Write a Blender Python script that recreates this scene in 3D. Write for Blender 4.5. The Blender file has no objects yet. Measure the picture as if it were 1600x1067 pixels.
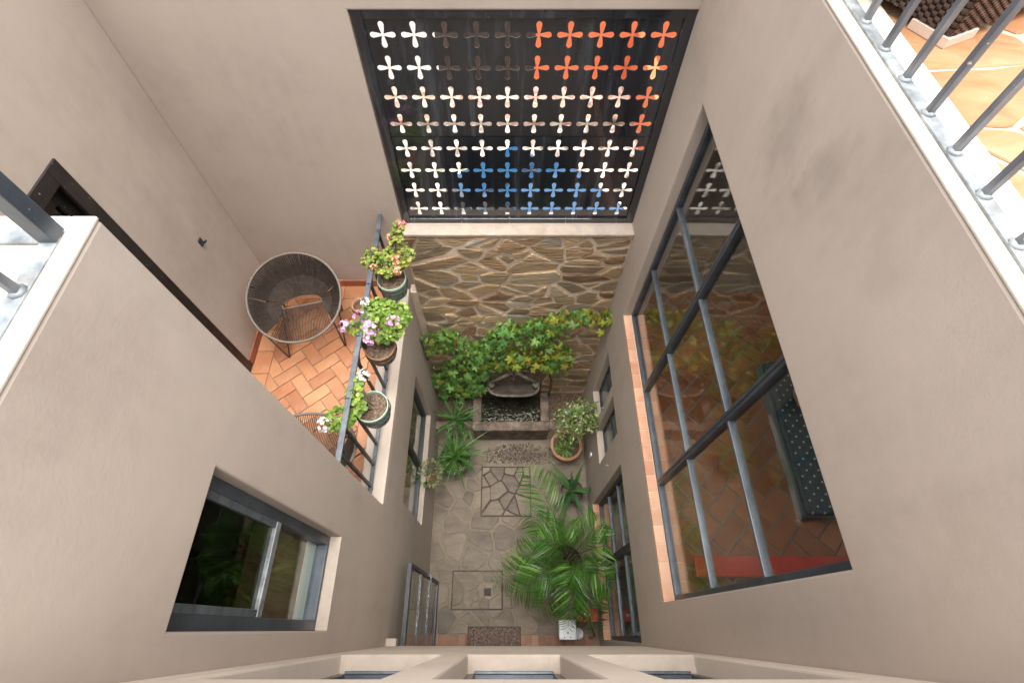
import bpy, math, random
from mathutils import Vector, Matrix, noise
R = math.radians
rnd = random.Random(7)
S = bpy.context.scene
COL = S.collection

# ------------------------------------------------------------------ camera
cam_d = bpy.data.cameras.new('camera')
cam = bpy.data.objects.new('camera', cam_d); COL.objects.link(cam)
cam.location = (0, 0, 7.0)
cam.rotation_euler = (R(30.26), 0, 0)
cam_d.sensor_width = 36.0
cam_d.lens = 771 * 36 / 1600
cam_d.shift_x = 8 / 1600
cam_d.clip_start = 0.02
cam_d.clip_end = 1000
S.camera = cam

# ------------------------------------------------------------------ sky, sun, exposure
SUN_EL, SUN_AZ = R(87), R(120)
w = bpy.data.worlds.new('World'); S.world = w; w.use_nodes = True
nt = w.node_tree; nt.nodes.clear()
sky = nt.nodes.new('ShaderNodeTexSky'); sky.sky_type = 'NISHITA'; sky.sun_disc = False
sky.sun_elevation = SUN_EL; sky.sun_rotation = SUN_AZ; sky.dust_density = 6; sky.air_density = 1.0; sky.ozone_density = 0.5
hs = nt.nodes.new('ShaderNodeHueSaturation'); hs.inputs['Saturation'].default_value = 0.05
bg = nt.nodes.new('ShaderNodeBackground'); bg.inputs['Strength'].default_value = 0.12
wo = nt.nodes.new('ShaderNodeOutputWorld')
nt.links.new(sky.outputs[0], hs.inputs['Color']); nt.links.new(hs.outputs[0], bg.inputs[0]); nt.links.new(bg.outputs[0], wo.inputs[0])
sd = bpy.data.lights.new('sun', 'SUN'); sd.energy = 1.2; sd.angle = R(70); sd.color = (1.0, 0.94, 0.86)
sun = bpy.data.objects.new('sun', sd); COL.objects.link(sun)
sun.rotation_euler = (R(90) - SUN_EL, 0, math.pi - SUN_AZ)
sun.location = (0, 0, 20)
S.view_settings.view_transform = 'Standard'; S.view_settings.look = 'None'
S.view_settings.gamma = 1.0; S.view_settings.use_curve_mapping = False
S.view_settings.exposure = 1.9
S.render.engine = 'CYCLES'
S.cycles.max_bounces = 10; S.cycles.diffuse_bounces = 6; S.cycles.glossy_bounces = 4; S.cycles.transparent_max_bounces = 16
S.cycles.sample_clamp_indirect = 6.0

# ------------------------------------------------------------------ materials
def nodes(name):
    m = bpy.data.materials.new(name); m.use_nodes = True
    t = m.node_tree; t.nodes.clear()
    out = t.nodes.new('ShaderNodeOutputMaterial'); p = t.nodes.new('ShaderNodeBsdfPrincipled')
    t.links.new(p.outputs[0], out.inputs[0])
    return m, t, p, out
def N(t, kind, **kw):
    n = t.nodes.new(kind)
    for k, v in kw.items():
        if hasattr(n, k): setattr(n, k, v)
        else: n.inputs[k.replace('_', ' ')].default_value = v
    return n
def math_(t, op, a, b=None, c=None):
    n = t.nodes.new('ShaderNodeMath'); n.operation = op
    for i, v in enumerate((a, b, c)):
        if v is None: continue
        if isinstance(v, (int, float)): n.inputs[i].default_value = v
        else: t.links.new(v, n.inputs[i])
    return n.outputs[0]
def ramp_(t, fac, stops):
    n = t.nodes.new('ShaderNodeValToRGB'); e = n.color_ramp.elements
    while len(e) < len(stops): e.new(0.5)
    for k, (p, c) in enumerate(stops):
        e[k].position = p; e[k].color = (*c, 1) if len(c) == 3 else c
    t.links.new(fac, n.inputs[0]); return n.outputs[0]
def MAT(name, stops, scale=4, detail=5, stretch=(1, 1, 1), rough=0.7, bump=0.15, bscale=60, bdist=0.01, pick=0.0,
        vary=0.0, island=False, metal=0.0, spec=0.5, translucent=0.0, coat=0.0, rough_var=0.0, specks=None, dirt=None, distort=0.0):
    m, t, p, out = nodes(name)
    tc = N(t, 'ShaderNodeTexCoord'); oi = N(t, 'ShaderNodeObjectInfo')
    rv = oi.outputs['Random']
    if island:
        g = N(t, 'ShaderNodeNewGeometry'); rv = g.outputs['Random Per Island']
    mp = N(t, 'ShaderNodeMapping'); mp.inputs['Scale'].default_value = stretch
    off = math_(t, 'MULTIPLY', oi.outputs['Random'], 37.0)
    cx = N(t, 'ShaderNodeCombineXYZ'); t.links.new(off, cx.inputs[0]); t.links.new(off, cx.inputs[1])
    va = N(t, 'ShaderNodeVectorMath'); va.operation = 'ADD'
    t.links.new(tc.outputs['Object'], va.inputs[0]); t.links.new(cx.outputs[0], va.inputs[1])
    t.links.new(va.outputs[0], mp.inputs['Vector'])
    nz = N(t, 'ShaderNodeTexNoise', Scale=scale, Detail=detail, Roughness=0.6, Distortion=distort)
    t.links.new(mp.outputs[0], nz.inputs['Vector'])
    fac = nz.outputs['Fac']
    if len(stops) > 1:
        s = math_(t, 'MULTIPLY_ADD', fac, 1.7, -0.35)
        if pick: 
            s = math_(t, 'ADD', math_(t, 'MULTIPLY', s, 1 - pick), math_(t, 'MULTIPLY', rv, pick))
        col = ramp_(t, s, stops)
    else:
        rgb = N(t, 'ShaderNodeRGB'); rgb.outputs[0].default_value = (*stops[0][1], 1); col = rgb.outputs[0]
    if vary:
        h = N(t, 'ShaderNodeHueSaturation')
        wn = N(t, 'ShaderNodeTexWhiteNoise'); wn.noise_dimensions = '1D'; t.links.new(rv, wn.inputs['W'])
        t.links.new(math_(t, 'MULTIPLY_ADD', wn.outputs['Value'], vary, 1 - vary / 2), h.inputs['Value'])
        t.links.new(col, h.inputs['Color']); col = h.outputs[0]
    if specks:
        sc, thr, c2 = specks
        n2 = N(t, 'ShaderNodeTexNoise', Scale=sc, Detail=3.0); t.links.new(va.outputs[0], n2.inputs['Vector'])
        mx = N(t, 'ShaderNodeMix', data_type='RGBA')
        k = math_(t, 'GREATER_THAN', n2.outputs['Fac'], thr)
        t.links.new(k, mx.inputs[0]); t.links.new(col, mx.inputs[6]); mx.inputs[7].default_value = (*c2, 1); col = mx.outputs[2]
    if dirt:
        sc, lo, hi, c2, amt = dirt
        n3 = N(t, 'ShaderNodeTexNoise', Scale=sc, Detail=6.0, Roughness=0.65); t.links.new(tc.outputs['Object'], n3.inputs['Vector'])
        k = math_(t, 'MULTIPLY', ramp_(t, n3.outputs['Fac'], [(lo, (0, 0, 0)), (hi, (1, 1, 1))]), amt)
        mx = N(t, 'ShaderNodeMix', data_type='RGBA')
        t.links.new(k, mx.inputs[0]); t.links.new(col, mx.inputs[6]); mx.inputs[7].default_value = (*c2, 1); col = mx.outputs[2]
    t.links.new(col, p.inputs['Base Color'])
    p.inputs['Roughness'].default_value = rough; p.inputs['Metallic'].default_value = metal
    p.inputs['Specular IOR Level'].default_value = spec; p.inputs['Coat Weight'].default_value = coat
    if rough_var:
        t.links.new(math_(t, 'MULTIPLY_ADD', fac, rough_var * 2, rough - rough_var), p.inputs['Roughness'])
    if bump:
        nb = N(t, 'ShaderNodeTexNoise', Scale=bscale, Detail=4.0); t.links.new(mp.outputs[0], nb.inputs['Vector'])
        b = N(t, 'ShaderNodeBump', Strength=bump, Distance=bdist)
        hsum = math_(t, 'ADD', nb.outputs['Fac'], fac)
        t.links.new(hsum, b.inputs['Height']); t.links.new(b.outputs[0], p.inputs['Normal'])
    if translucent:
        tr = N(t, 'ShaderNodeBsdfTranslucent'); t.links.new(col, tr.inputs[0])
        ms = N(t, 'ShaderNodeMixShader'); ms.inputs[0].default_value = translucent
        t.links.new(p.outputs[0], ms.inputs[1]); t.links.new(tr.outputs[0], ms.inputs[2]); t.links.new(ms.outputs[0], out.inputs[0])
    return m
def GLASS(name, f0=0.06, tint=(0.93, 0.96, 0.95), bump=0.0):
    m, t, p, out = nodes(name); t.nodes.remove(p)
    g = N(t, 'ShaderNodeNewGeometry'); d = N(t, 'ShaderNodeVectorMath'); d.operation = 'DOT_PRODUCT'
    t.links.new(g.outputs['Normal'], d.inputs[0]); t.links.new(g.outputs['Incoming'], d.inputs[1])
    c = math_(t, 'SUBTRACT', 1.0, math_(t, 'ABSOLUTE', d.outputs['Value']))
    f = math_(t, 'MULTIPLY_ADD', math_(t, 'POWER', c, 5.0), 1 - f0, f0)
    tr = N(t, 'ShaderNodeBsdfTransparent'); tr.inputs[0].default_value = (*tint, 1)
    gl = N(t, 'ShaderNodeBsdfGlossy'); gl.inputs['Roughness'].default_value = 0.03
    tc = N(t, 'ShaderNodeTexCoord'); nz = N(t, 'ShaderNodeTexNoise', Scale=2.2, Detail=1.0); t.links.new(tc.outputs['Object'], nz.inputs['Vector'])
    b = N(t, 'ShaderNodeBump', Strength=0.12, Distance=0.02); t.links.new(nz.outputs['Fac'], b.inputs['Height']); t.links.new(b.outputs[0], gl.inputs['Normal'])
    ms = N(t, 'ShaderNodeMixShader'); t.links.new(f, ms.inputs[0]); t.links.new(tr.outputs[0], ms.inputs[1]); t.links.new(gl.outputs[0], ms.inputs[2])
    t.links.new(ms.outputs[0], out.inputs[0]); return m

def plaster(name, base, stains=False):
    # painted render: broad mottling, faint vertical rain streaks, trowel relief
    m, t, p, out = nodes(name)
    tc = N(t, 'ShaderNodeTexCoord'); co = tc.outputs['Object']
    n1 = N(t, 'ShaderNodeTexNoise', Scale=1.1, Detail=6.0, Roughness=0.55); t.links.new(co, n1.inputs['Vector'])
    mp = N(t, 'ShaderNodeMapping'); mp.inputs['Scale'].default_value = (6, 6, 0.35); t.links.new(co, mp.inputs['Vector'])
    n2 = N(t, 'ShaderNodeTexNoise', Scale=1.3, Detail=5.0, Roughness=0.6); t.links.new(mp.outputs[0], n2.inputs['Vector'])
    n3 = N(t, 'ShaderNodeTexNoise', Scale=14, Detail=5.0); t.links.new(co, n3.inputs['Vector'])
    d = tuple(c * k for c, k in zip(base, (0.84, 0.83, 0.82))); l = tuple(min(1, c * 1.09) for c in base)
    f = math_(t, 'ADD', math_(t, 'MULTIPLY', n1.outputs['Fac'], 0.67), math_(t, 'ADD', math_(t, 'MULTIPLY', n2.outputs['Fac'], 0.20), math_(t, 'MULTIPLY', n3.outputs['Fac'], 0.13)))
    col = ramp_(t, f, [(0.32, d), (0.5, base), (0.7, l)])
    if stains:
        # damp patches under the parapet, where water has run over the edge
        for (cx_, cy_, cz_, sx, sy, sz, amt) in stains:
            a = N(t, 'ShaderNodeMapping'); a.inputs['Location'].default_value = (-cx_ / sx, -cy_ / sy, -cz_ / sz); a.inputs['Scale'].default_value = (1 / sx, 1 / sy, 1 / sz)
            t.links.new(co, a.inputs['Vector'])
            ln = N(t, 'ShaderNodeVectorMath'); ln.operation = 'LENGTH'; t.links.new(a.outputs[0], ln.inputs[0])
            nn = N(t, 'ShaderNodeTexNoise', Scale=9, Detail=5.0); t.links.new(co, nn.inputs['Vector'])
            k = math_(t, 'SUBTRACT', math_(t, 'MULTIPLY_ADD', nn.outputs['Fac'], 2.2, 0.0), ln.outputs['Value'])
            k = math_(t, 'MULTIPLY', ramp_(t, k, [(0.0, (0, 0, 0)), (0.9, (1, 1, 1))]), amt)
            mx = N(t, 'ShaderNodeMix', data_type='RGBA'); t.links.new(k, mx.inputs[0]); t.links.new(col, mx.inputs[6])
            mx.inputs[7].default_value = (base[0] * .45, base[1] * .45, base[2] * .44, 1); col = mx.outputs[2]
    t.links.new(col, p.inputs['Base Color']); p.inputs['Roughness'].default_value = 0.82; p.inputs['Specular IOR Level'].default_value = 0.25
    n4 = N(t, 'ShaderNodeTexNoise', Scale=95, Detail=3.0); t.links.new(co, n4.inputs['Vector'])
    b = N(t, 'ShaderNodeBump', Strength=0.14, Distance=0.004)
    t.links.new(math_(t, 'ADD', n4.outputs['Fac'], math_(t, 'MULTIPLY', n3.outputs['Fac'], 1.5)), b.inputs['Height']); t.links.new(b.outputs[0], p.inputs['Normal'])
    return m

TAUPE = (0.448, 0.378, 0.326)
m_wall = plaster('taupe render', TAUPE)
m_wall_r = None
m_wall_k = plaster('kerb render', (0.49, 0.415, 0.35))
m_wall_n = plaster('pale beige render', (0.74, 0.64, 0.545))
m_cream = MAT('cream paint', [(0.2, (0.50, 0.44, 0.375)), (0.8, (0.60, 0.545, 0.475))], scale=5, rough=0.75, bump=0.12, dirt=(6, 0.55, 0.75, (0.42, 0.36, 0.3), 0.6))
m_sill = MAT('sill paint', [(0.2, (0.43, 0.355, 0.295)), (0.8, (0.51, 0.43, 0.36))], scale=6, rough=0.8, bump=0.15, dirt=(9, .5, .75, (.33, .27, .22), .5))
m_stone = MAT('split schist', [(0.04, (0.085, 0.055, 0.042)), (0.2, (0.23, 0.13, 0.07)), (0.36, (0.40, 0.275, 0.16)), (0.5, (0.27, 0.23, 0.165)), (0.64, (0.48, 0.32, 0.165)), (0.8, (0.33, 0.30, 0.24)), (0.95, (0.46, 0.395, 0.29))],
              scale=2.8, detail=9, stretch=(1.0, 1, 5.0), rough=0.75, bump=0.9, bscale=14, bdist=0.025, pick=0.55, vary=0.6, distort=1.2, dirt=(7, 0.5, 0.72, (0.42, 0.21, 0.085), 0.5))
m_mortar = MAT('lime mortar', [(0.2, (0.56, 0.45, 0.345)), (0.8, (0.72, 0.60, 0.475))], scale=7, rough=0.95, bump=0.6, bscale=45, bdist=0.012)
m_flag = MAT('worn flagstone', [(0.1, (0.10, 0.074, 0.05)), (0.4, (0.16, 0.122, 0.084)), (0.65, (0.21, 0.165, 0.115)), (0.9, (0.25, 0.2, 0.143))], scale=3.5, detail=8, stretch=(1, 2.8, 1), rough=0.62, bump=0.35, bscale=22, pick=0.35, vary=0.35, distort=0.6, dirt=(5, 0.5, 0.75, (0.25, 0.205, 0.155), 0.4))
m_flag_m = MAT('floor mortar', [(0.2, (0.19, 0.15, 0.108)), (0.8, (0.26, 0.21, 0.155))], scale=5, rough=0.85, bump=0.4, bscale=60, dirt=(4, 0.5, 0.7, (0.2, 0.165, 0.125), 0.6))
m_terra = MAT('terracotta tile', [(0.1, (0.35, 0.13, 0.055)), (0.5, (0.44, 0.185, 0.082)), (0.9, (0.50, 0.255, 0.125))], scale=6, rough=0.55, bump=0.2, bscale=40, pick=0.45, vary=0.3, dirt=(9, 0.55, 0.8, (0.5, 0.31, 0.2), 0.6))
m_grout = MAT('dark grout', [(0.2, (0.25, 0.13, 0.075)), (0.8, (0.36, 0.21, 0.13))], scale=20, rough=0.9)
m_roomtile = MAT('dark red tile', [(0.1, (0.30, 0.095, 0.04)), (0.5, (0.43, 0.15, 0.062)), (0.9, (0.52, 0.21, 0.095))], scale=5, rough=0.4, bump=0.1, pick=0.5, vary=0.35)
m_roomgrout = MAT('grey grout', [(0, (0.27, 0.22, 0.18)), (1, (0.36, 0.3, 0.25))], rough=0.9)
m_brick = MAT('pale brick', [(0.1, (0.47, 0.215, 0.12)), (0.5, (0.57, 0.31, 0.195)), (0.9, (0.62, 0.40, 0.275))], scale=9, rough=0.8, bump=0.4, pick=0.5, vary=0.2)
m_brickf = MAT('worn floor brick', [(0.1, (0.24, 0.115, 0.07)), (0.5, (0.33, 0.18, 0.115)), (0.9, (0.38, 0.24, 0.165))], scale=9, rough=0.85, bump=0.4, pick=0.5, vary=0.35)
m_brickj = MAT('pale joint', [(0, (0.6, 0.45, 0.35)), (1, (0.68, 0.54, 0.44))], rough=0.9)
m_steel = MAT('slate blue steel', [(0.2, (0.042, 0.052, 0.066)), (0.8, (0.075, 0.09, 0.11))], scale=9, rough=0.32, bump=0.05, metal=0.25, specks=(130, 0.73, (0.34, 0.36, 0.38)))
m_steel_l = MAT('worn pale steel', [(0.2, (0.13, 0.15, 0.17)), (0.5, (0.26, 0.285, 0.30)), (0.8, (0.40, 0.42, 0.43))], scale=14, rough=0.45, bump=0.2, metal=0.2, dirt=(9, 0.5, 0.65, (0.16, 0.15, 0.14), 0.7))
m_rail = MAT('railing steel', [(0.2, (0.09, 0.1, 0.12)), (0.55, (0.15, 0.165, 0.19)), (0.85, (0.24, 0.255, 0.275))], scale=18, stretch=(1, 1, 0.3), rough=0.4, bump=0.12, metal=0.3, specks=(60, 0.72, (0.55, 0.56, 0.57)))
m_iron = MAT('black wrought iron', [(0.2, (0.018, 0.019, 0.022)), (0.8, (0.04, 0.042, 0.047))], scale=20, rough=0.42, bump=0.2)
m_bluebar = MAT('handrail steel', [(0.2, (0.05, 0.06, 0.075)), (0.8, (0.105, 0.12, 0.14))], scale=15, rough=0.4, bump=0.1, metal=0.2)
m_black = MAT('black lacquered sheet', [(0.15, (0.007, 0.008, 0.011)), (0.55, (0.015, 0.018, 0.024)), (0.9, (0.06, 0.068, 0.08))], scale=2.4, stretch=(5, 1, 0.35), rough=0.2, rough_var=0.16, bump=0.14, bscale=2.2, bdist=0.02, spec=0.8, coat=0.6, specks=(75, 0.745, (0.16, 0.165, 0.17)))  # paler bluish streaks in the colour stand in for hazy reflections; specks are dust
m_door = MAT('worn black door', [(0.2, (0.010, 0.008, 0.008)), (0.8, (0.026, 0.02, 0.019))], scale=8, rough=0.4, specks=(55, 0.735, (0.45, 0.4, 0.33)))
m_glass = GLASS('window glass', 0.075)
m_glass_dark = GLASS('tinted glass', 0.04, (0.6, 0.62, 0.58))
m_frost = MAT('frosted green glass', [(0.2, (0.085, 0.11, 0.105)), (0.8, (0.13, 0.16, 0.155))], scale=3, rough=0.22, bump=0.05)
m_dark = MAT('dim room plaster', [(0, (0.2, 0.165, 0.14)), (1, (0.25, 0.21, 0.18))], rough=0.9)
m_water = MAT('murky water', [(0.2, (0.012, 0.013, 0.009)), (0.8, (0.035, 0.035, 0.022))], scale=6, rough=0.06, bump=0.5, bscale=22, bdist=0.02)
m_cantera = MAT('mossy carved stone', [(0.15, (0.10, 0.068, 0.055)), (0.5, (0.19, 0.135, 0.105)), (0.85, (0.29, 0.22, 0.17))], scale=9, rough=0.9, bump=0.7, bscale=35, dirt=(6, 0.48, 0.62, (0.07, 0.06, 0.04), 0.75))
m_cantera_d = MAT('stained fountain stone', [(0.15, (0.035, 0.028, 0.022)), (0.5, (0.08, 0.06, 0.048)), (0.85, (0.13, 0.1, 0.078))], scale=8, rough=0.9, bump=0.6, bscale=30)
m_limestone = MAT('lichened limestone', [(0.2, (0.11, 0.095, 0.07)), (0.8, (0.23, 0.21, 0.16))], scale=10, rough=0.85, bump=0.5, dirt=(12, 0.5, 0.65, (0.08, 0.075, 0.05), 0.8))
m_soil = MAT('potting soil', [(0.2, (0.05, 0.032, 0.022)), (0.5, (0.13, 0.085, 0.058)), (0.85, (0.27, 0.19, 0.13))], scale=60, rough=1, bump=1, bscale=70, bdist=0.02)
m_clay = MAT('terracotta pot', [(0.2, (0.36, 0.17, 0.09)), (0.8, (0.52, 0.30, 0.18))], scale=7, rough=0.8, bump=0.2, dirt=(7, 0.5, 0.7, (0.2, 0.13, 0.09), 0.5))
m_darkpot = MAT('black glazed pot', [(0.2, (0.015, 0.014, 0.014)), (0.8, (0.035, 0.032, 0.03))], scale=6, rough=0.3)
m_greenpot = MAT('sage green plastic', [(0.2, (0.15, 0.235, 0.185)), (0.8, (0.21, 0.31, 0.245))], scale=6, rough=0.45, bump=0.08)
m_rim = MAT('pale pot rim', [(0, (0.3, 0.38, 0.29)), (1, (0.38, 0.46, 0.36))], rough=0.5)
m_brownpot = MAT('brown basket pot', [(0, (0.2, 0.1, 0.05)), (1, (0.3, 0.17, 0.1))], scale=12, rough=0.7)
m_cord = MAT('taupe cord', [(0.2, (0.034, 0.025, 0.02)), (0.8, (0.06, 0.045, 0.036))], scale=30, rough=0.8, spec=0.2, vary=0.25, island=True, bump=0.1)
m_ringm = MAT('chair ring', [(0, (0.13, 0.105, 0.087)), (1, (0.17, 0.14, 0.115))], rough=0.6)
LEAF = lambda n, a, b, c, tr=0.3, rough=0.42, island=True, pick=0.75: MAT(n, [(0.1, a), (0.5, b), (0.9, c)], scale=5, rough=rough, bump=0.15, bscale=70, pick=pick, vary=0.5, island=island, translucent=tr, spec=0.4)
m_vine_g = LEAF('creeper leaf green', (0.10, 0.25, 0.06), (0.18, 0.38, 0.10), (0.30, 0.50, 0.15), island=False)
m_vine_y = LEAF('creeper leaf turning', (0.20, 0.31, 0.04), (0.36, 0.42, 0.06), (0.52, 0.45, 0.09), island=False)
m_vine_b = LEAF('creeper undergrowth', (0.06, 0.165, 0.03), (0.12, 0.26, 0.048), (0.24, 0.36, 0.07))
m_palm = LEAF('palm leaflet', (0.028, 0.095, 0.012), (0.06, 0.17, 0.022), (0.18, 0.31, 0.06), tr=0.25, rough=0.3)
m_aloe = LEAF('aloe leaf', (0.03, 0.085, 0.03), (0.05, 0.13, 0.045), (0.09, 0.19, 0.06), tr=0.1, island=False)
m_strap = LEAF('strap leaf', (0.04, 0.115, 0.025), (0.075, 0.185, 0.042), (0.15, 0.28, 0.07), tr=0.2, island=False)
m_ger = LEAF('geranium leaf', (0.085, 0.17, 0.022), (0.16, 0.27, 0.035), (0.30, 0.38, 0.07), tr=0.3)
m_ger_y = LEAF('yellowing geranium leaf', (0.10, 0.17, 0.025), (0.20, 0.28, 0.045), (0.42, 0.36, 0.08), tr=0.3)
m_var = LEAF('variegated leaf', (0.07, 0.16, 0.03), (0.20, 0.29, 0.07), (0.58, 0.6, 0.33), tr=0.3)
m_cvar = LEAF('cream succulent leaf', (0.3, 0.34, 0.13), (0.55, 0.55, 0.3), (0.72, 0.7, 0.45), tr=0.2)
m_bark = MAT('grey bark', [(0.2, (0.13, 0.1, 0.07)), (0.8, (0.26, 0.21, 0.155))], scale=20, rough=0.9, bump=0.5)
m_stem = MAT('woody stem', [(0.2, (0.08, 0.055, 0.035)), (0.8, (0.15, 0.11, 0.07))], scale=20, rough=0.9)
PET = lambda n, a, b, c: MAT(n, [(0.1, a), (0.5, b), (0.9, c)], scale=30, rough=0.6, bump=0, pick=0.7, vary=0.15, island=True, translucent=0.3)
m_pink = PET('pink petal', (0.62, 0.28, 0.56), (0.76, 0.44, 0.68), (0.85, 0.62, 0.78))
m_white = PET('white petal', (0.78, 0.76, 0.76), (0.85, 0.84, 0.84), (0.9, 0.88, 0.88))
m_salmon = PET('salmon petal', (0.8, 0.28, 0.18), (0.87, 0.42, 0.28), (0.9, 0.56, 0.4))
m_rose = PET('rose petal', (0.75, 0.16, 0.2), (0.85, 0.3, 0.32), (0.88, 0.45, 0.42))
m_mat = MAT('bristly doormat', [(0.25, (0.07, 0.045, 0.035)), (0.5, (0.20, 0.135, 0.105)), (0.8, (0.36, 0.26, 0.21))], scale=48, detail=3, rough=1, bump=1, bscale=90, bdist=0.02)
m_matedge = MAT('rubber edge', [(0, (0.05, 0.034, 0.026)), (1, (0.09, 0.064, 0.048))], rough=0.8)
m_pebble = MAT('river pebble', [(0.1, (0.06, 0.043, 0.033)), (0.5, (0.12, 0.09, 0.068)), (0.9, (0.22, 0.17, 0.13))], rough=0.7, pick=0.9, vary=0.3, island=True, bump=0.1)
m_ochre = MAT('ochre flagstone', [(0.1, (0.26, 0.095, 0.036)), (0.4, (0.34, 0.15, 0.062)), (0.65, (0.37, 0.195, 0.095)), (0.9, (0.40, 0.26, 0.155))], scale=4.5, detail=7, stretch=(1, 1.8, 1), rough=0.6, bump=0.15, pick=0.35, distort=1.2)
m_ochrej = MAT('pale joint filler', [(0, (0.42, 0.32, 0.23)), (1, (0.5, 0.41, 0.31))], rough=0.9)
m_wicker = MAT('brown wicker', [(0.2, (0.035, 0.018, 0.013)), (0.8, (0.10, 0.055, 0.04))], scale=25, rough=0.45, vary=0.5, island=True, bump=0.1)
m_foot = MAT('cream foot', [(0, (0.6, 0.47, 0.38)), (1, (0.66, 0.53, 0.43))], rough=0.6)
m_red = MAT('red lacquer', [(0.2, (0.62, 0.03, 0.024)), (0.8, (0.74, 0.055, 0.04))], scale=8, rough=0.4, dirt=(8, 0.55, 0.75, (0.5, 0.16, 0.12), 0.5))
m_whitep = MAT('white plastic', [(0.2, (0.68, 0.69, 0.7)), (0.8, (0.8, 0.8, 0.8))], scale=6, rough=0.4, dirt=(14, 0.6, 0.75, (0.4, 0.38, 0.35), 0.6))
m_pinkcurt = MAT('pinkish curtain', [(0.2, (0.36, 0.2, 0.17)), (0.8, (0.45, 0.27, 0.23))], scale=5, stretch=(1, 8, 0.2), rough=0.9)
m_browncurt = MAT('brown curtain', [(0.2, (0.16, 0.085, 0.045)), (0.8, (0.27, 0.155, 0.09))], scale=6, stretch=(1, 6, 0.4), rough=0.95)
m_blind = MAT('pale green blind', [(0, (0.62, 0.74, 0.66)), (1, (0.68, 0.78, 0.70))], rough=0.8)
m_cloth = MAT('grey dust sheet', [(0.2, (0.3, 0.3, 0.3)), (0.8, (0.42, 0.42, 0.42))], scale=6, rough=0.9, bump=0.4, bscale=10)
m_wood = MAT('brown wood', [(0.2, (0.12, 0.06, 0.03)), (0.8, (0.24, 0.13, 0.07))], scale=10, stretch=(1, 6, 1), rough=0.6)
m_beige = MAT('beige cushion', [(0, (0.42, 0.32, 0.2)), (1, (0.5, 0.4, 0.27))], scale=10, rough=0.9)
m_carblue = MAT('blue car paint', [(0, (0.010, 0.055, 0.125)), (1, (0.014, 0.07, 0.15))], rough=0.25, coat=0.6, bump=0)
m_tyre = MAT('tyre rubber', [(0, (0.02, 0.02, 0.02)), (1, (0.035, 0.035, 0.035))], rough=0.8)
m_chrome = MAT('wheel alloy', [(0, (0.5, 0.5, 0.52)), (1, (0.6, 0.6, 0.62))], rough=0.3, metal=0.8, bump=0)
m_lamp = MAT('lamp lens', [(0, (0.7, 0.7, 0.68)), (1, (0.8, 0.8, 0.78))], rough=0.15, bump=0)
m_orange = MAT('orange house paint', [(0.2, (0.6, 0.135, 0.05)), (0.8, (0.68, 0.18, 0.07))], scale=3, rough=0.85)
m_whitew = MAT('white house paint', [(0.2, (0.72, 0.7, 0.67)), (0.8, (0.8, 0.79, 0.77))], scale=3, rough=0.85)
m_brownd = MAT('dark timber', [(0.2, (0.012, 0.009, 0.008)), (0.8, (0.06, 0.042, 0.033))], scale=5, stretch=(4, 1, 0.5), rough=0.7)
m_road = MAT('pale concrete road', [(0.2, (0.07, 0.06, 0.05)), (0.45, (0.28, 0.24, 0.2)), (0.6, (0.46, 0.43, 0.4)), (0.8, (0.2, 0.16, 0.12))], scale=3.2, rough=0.9, bump=0.3)
m_earth = MAT('dusty ground', [(0.2, (0.2, 0.17, 0.13)), (0.8, (0.3, 0.26, 0.2))], scale=1, rough=1)
m_kerb = MAT('stone kerb', [(0.15, (0.09, 0.06, 0.045)), (0.35, (0.30, 0.22, 0.16)), (0.5, (0.45, 0.4, 0.35)), (0.62, (0.28, 0.13, 0.09)), (0.8, (0.46, 0.43, 0.39))], scale=1.7, rough=0.9)
m_cable = MAT('grey pipe', [(0, (0.09, 0.08, 0.075)), (1, (0.13, 0.115, 0.105))], rough=0.6)

def fabric_dots(name):
    m, t, p, out = nodes(name)
    tc = N(t, 'ShaderNodeTexCoord'); mp = N(t, 'ShaderNodeMapping'); mp.inputs['Scale'].default_value = (15, 15, 15); mp.inputs['Rotation'].default_value = (0, 0, R(45))
    t.links.new(tc.outputs['Object'], mp.inputs['Vector'])
    fr = N(t, 'ShaderNodeVectorMath'); fr.operation = 'FRACTION'; t.links.new(mp.outputs[0], fr.inputs[0])
    sb = N(t, 'ShaderNodeVectorMath'); sb.operation = 'SUBTRACT'; sb.inputs[1].default_value = (0.5, 0.5, 0.5); t.links.new(fr.outputs[0], sb.inputs[0])
    sx = N(t, 'ShaderNodeSeparateXYZ'); t.links.new(sb.outputs[0], sx.inputs[0])
    d = math_(t, 'SQRT', math_(t, 'ADD', math_(t, 'MULTIPLY', sx.outputs[0], sx.outputs[0]), math_(t, 'MULTIPLY', sx.outputs[1], sx.outputs[1])))
    k = math_(t, 'LESS_THAN', d, 0.13)
    nz = N(t, 'ShaderNodeTexNoise', Scale=40, Detail=3.0); t.links.new(tc.outputs['Object'], nz.inputs['Vector'])
    base = ramp_(t, nz.outputs['Fac'], [(0.3, (0.05, 0.085, 0.11)), (0.7, (0.09, 0.14, 0.17))])
    mx = N(t, 'ShaderNodeMix', data_type='RGBA'); t.links.new(k, mx.inputs[0]); t.links.new(base, mx.inputs[6]); mx.inputs[7].default_value = (0.7, 0.72, 0.72, 1)
    t.links.new(mx.outputs[2], p.inputs['Base Color']); p.inputs['Roughness'].default_value = 0.9
    return m
m_dots = fabric_dots('blue dotted fabric')
m_sofaside = MAT('slate blue fabric', [(0.2, (0.15, 0.185, 0.2)), (0.8, (0.2, 0.24, 0.26))], scale=30, rough=0.95)

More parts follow.
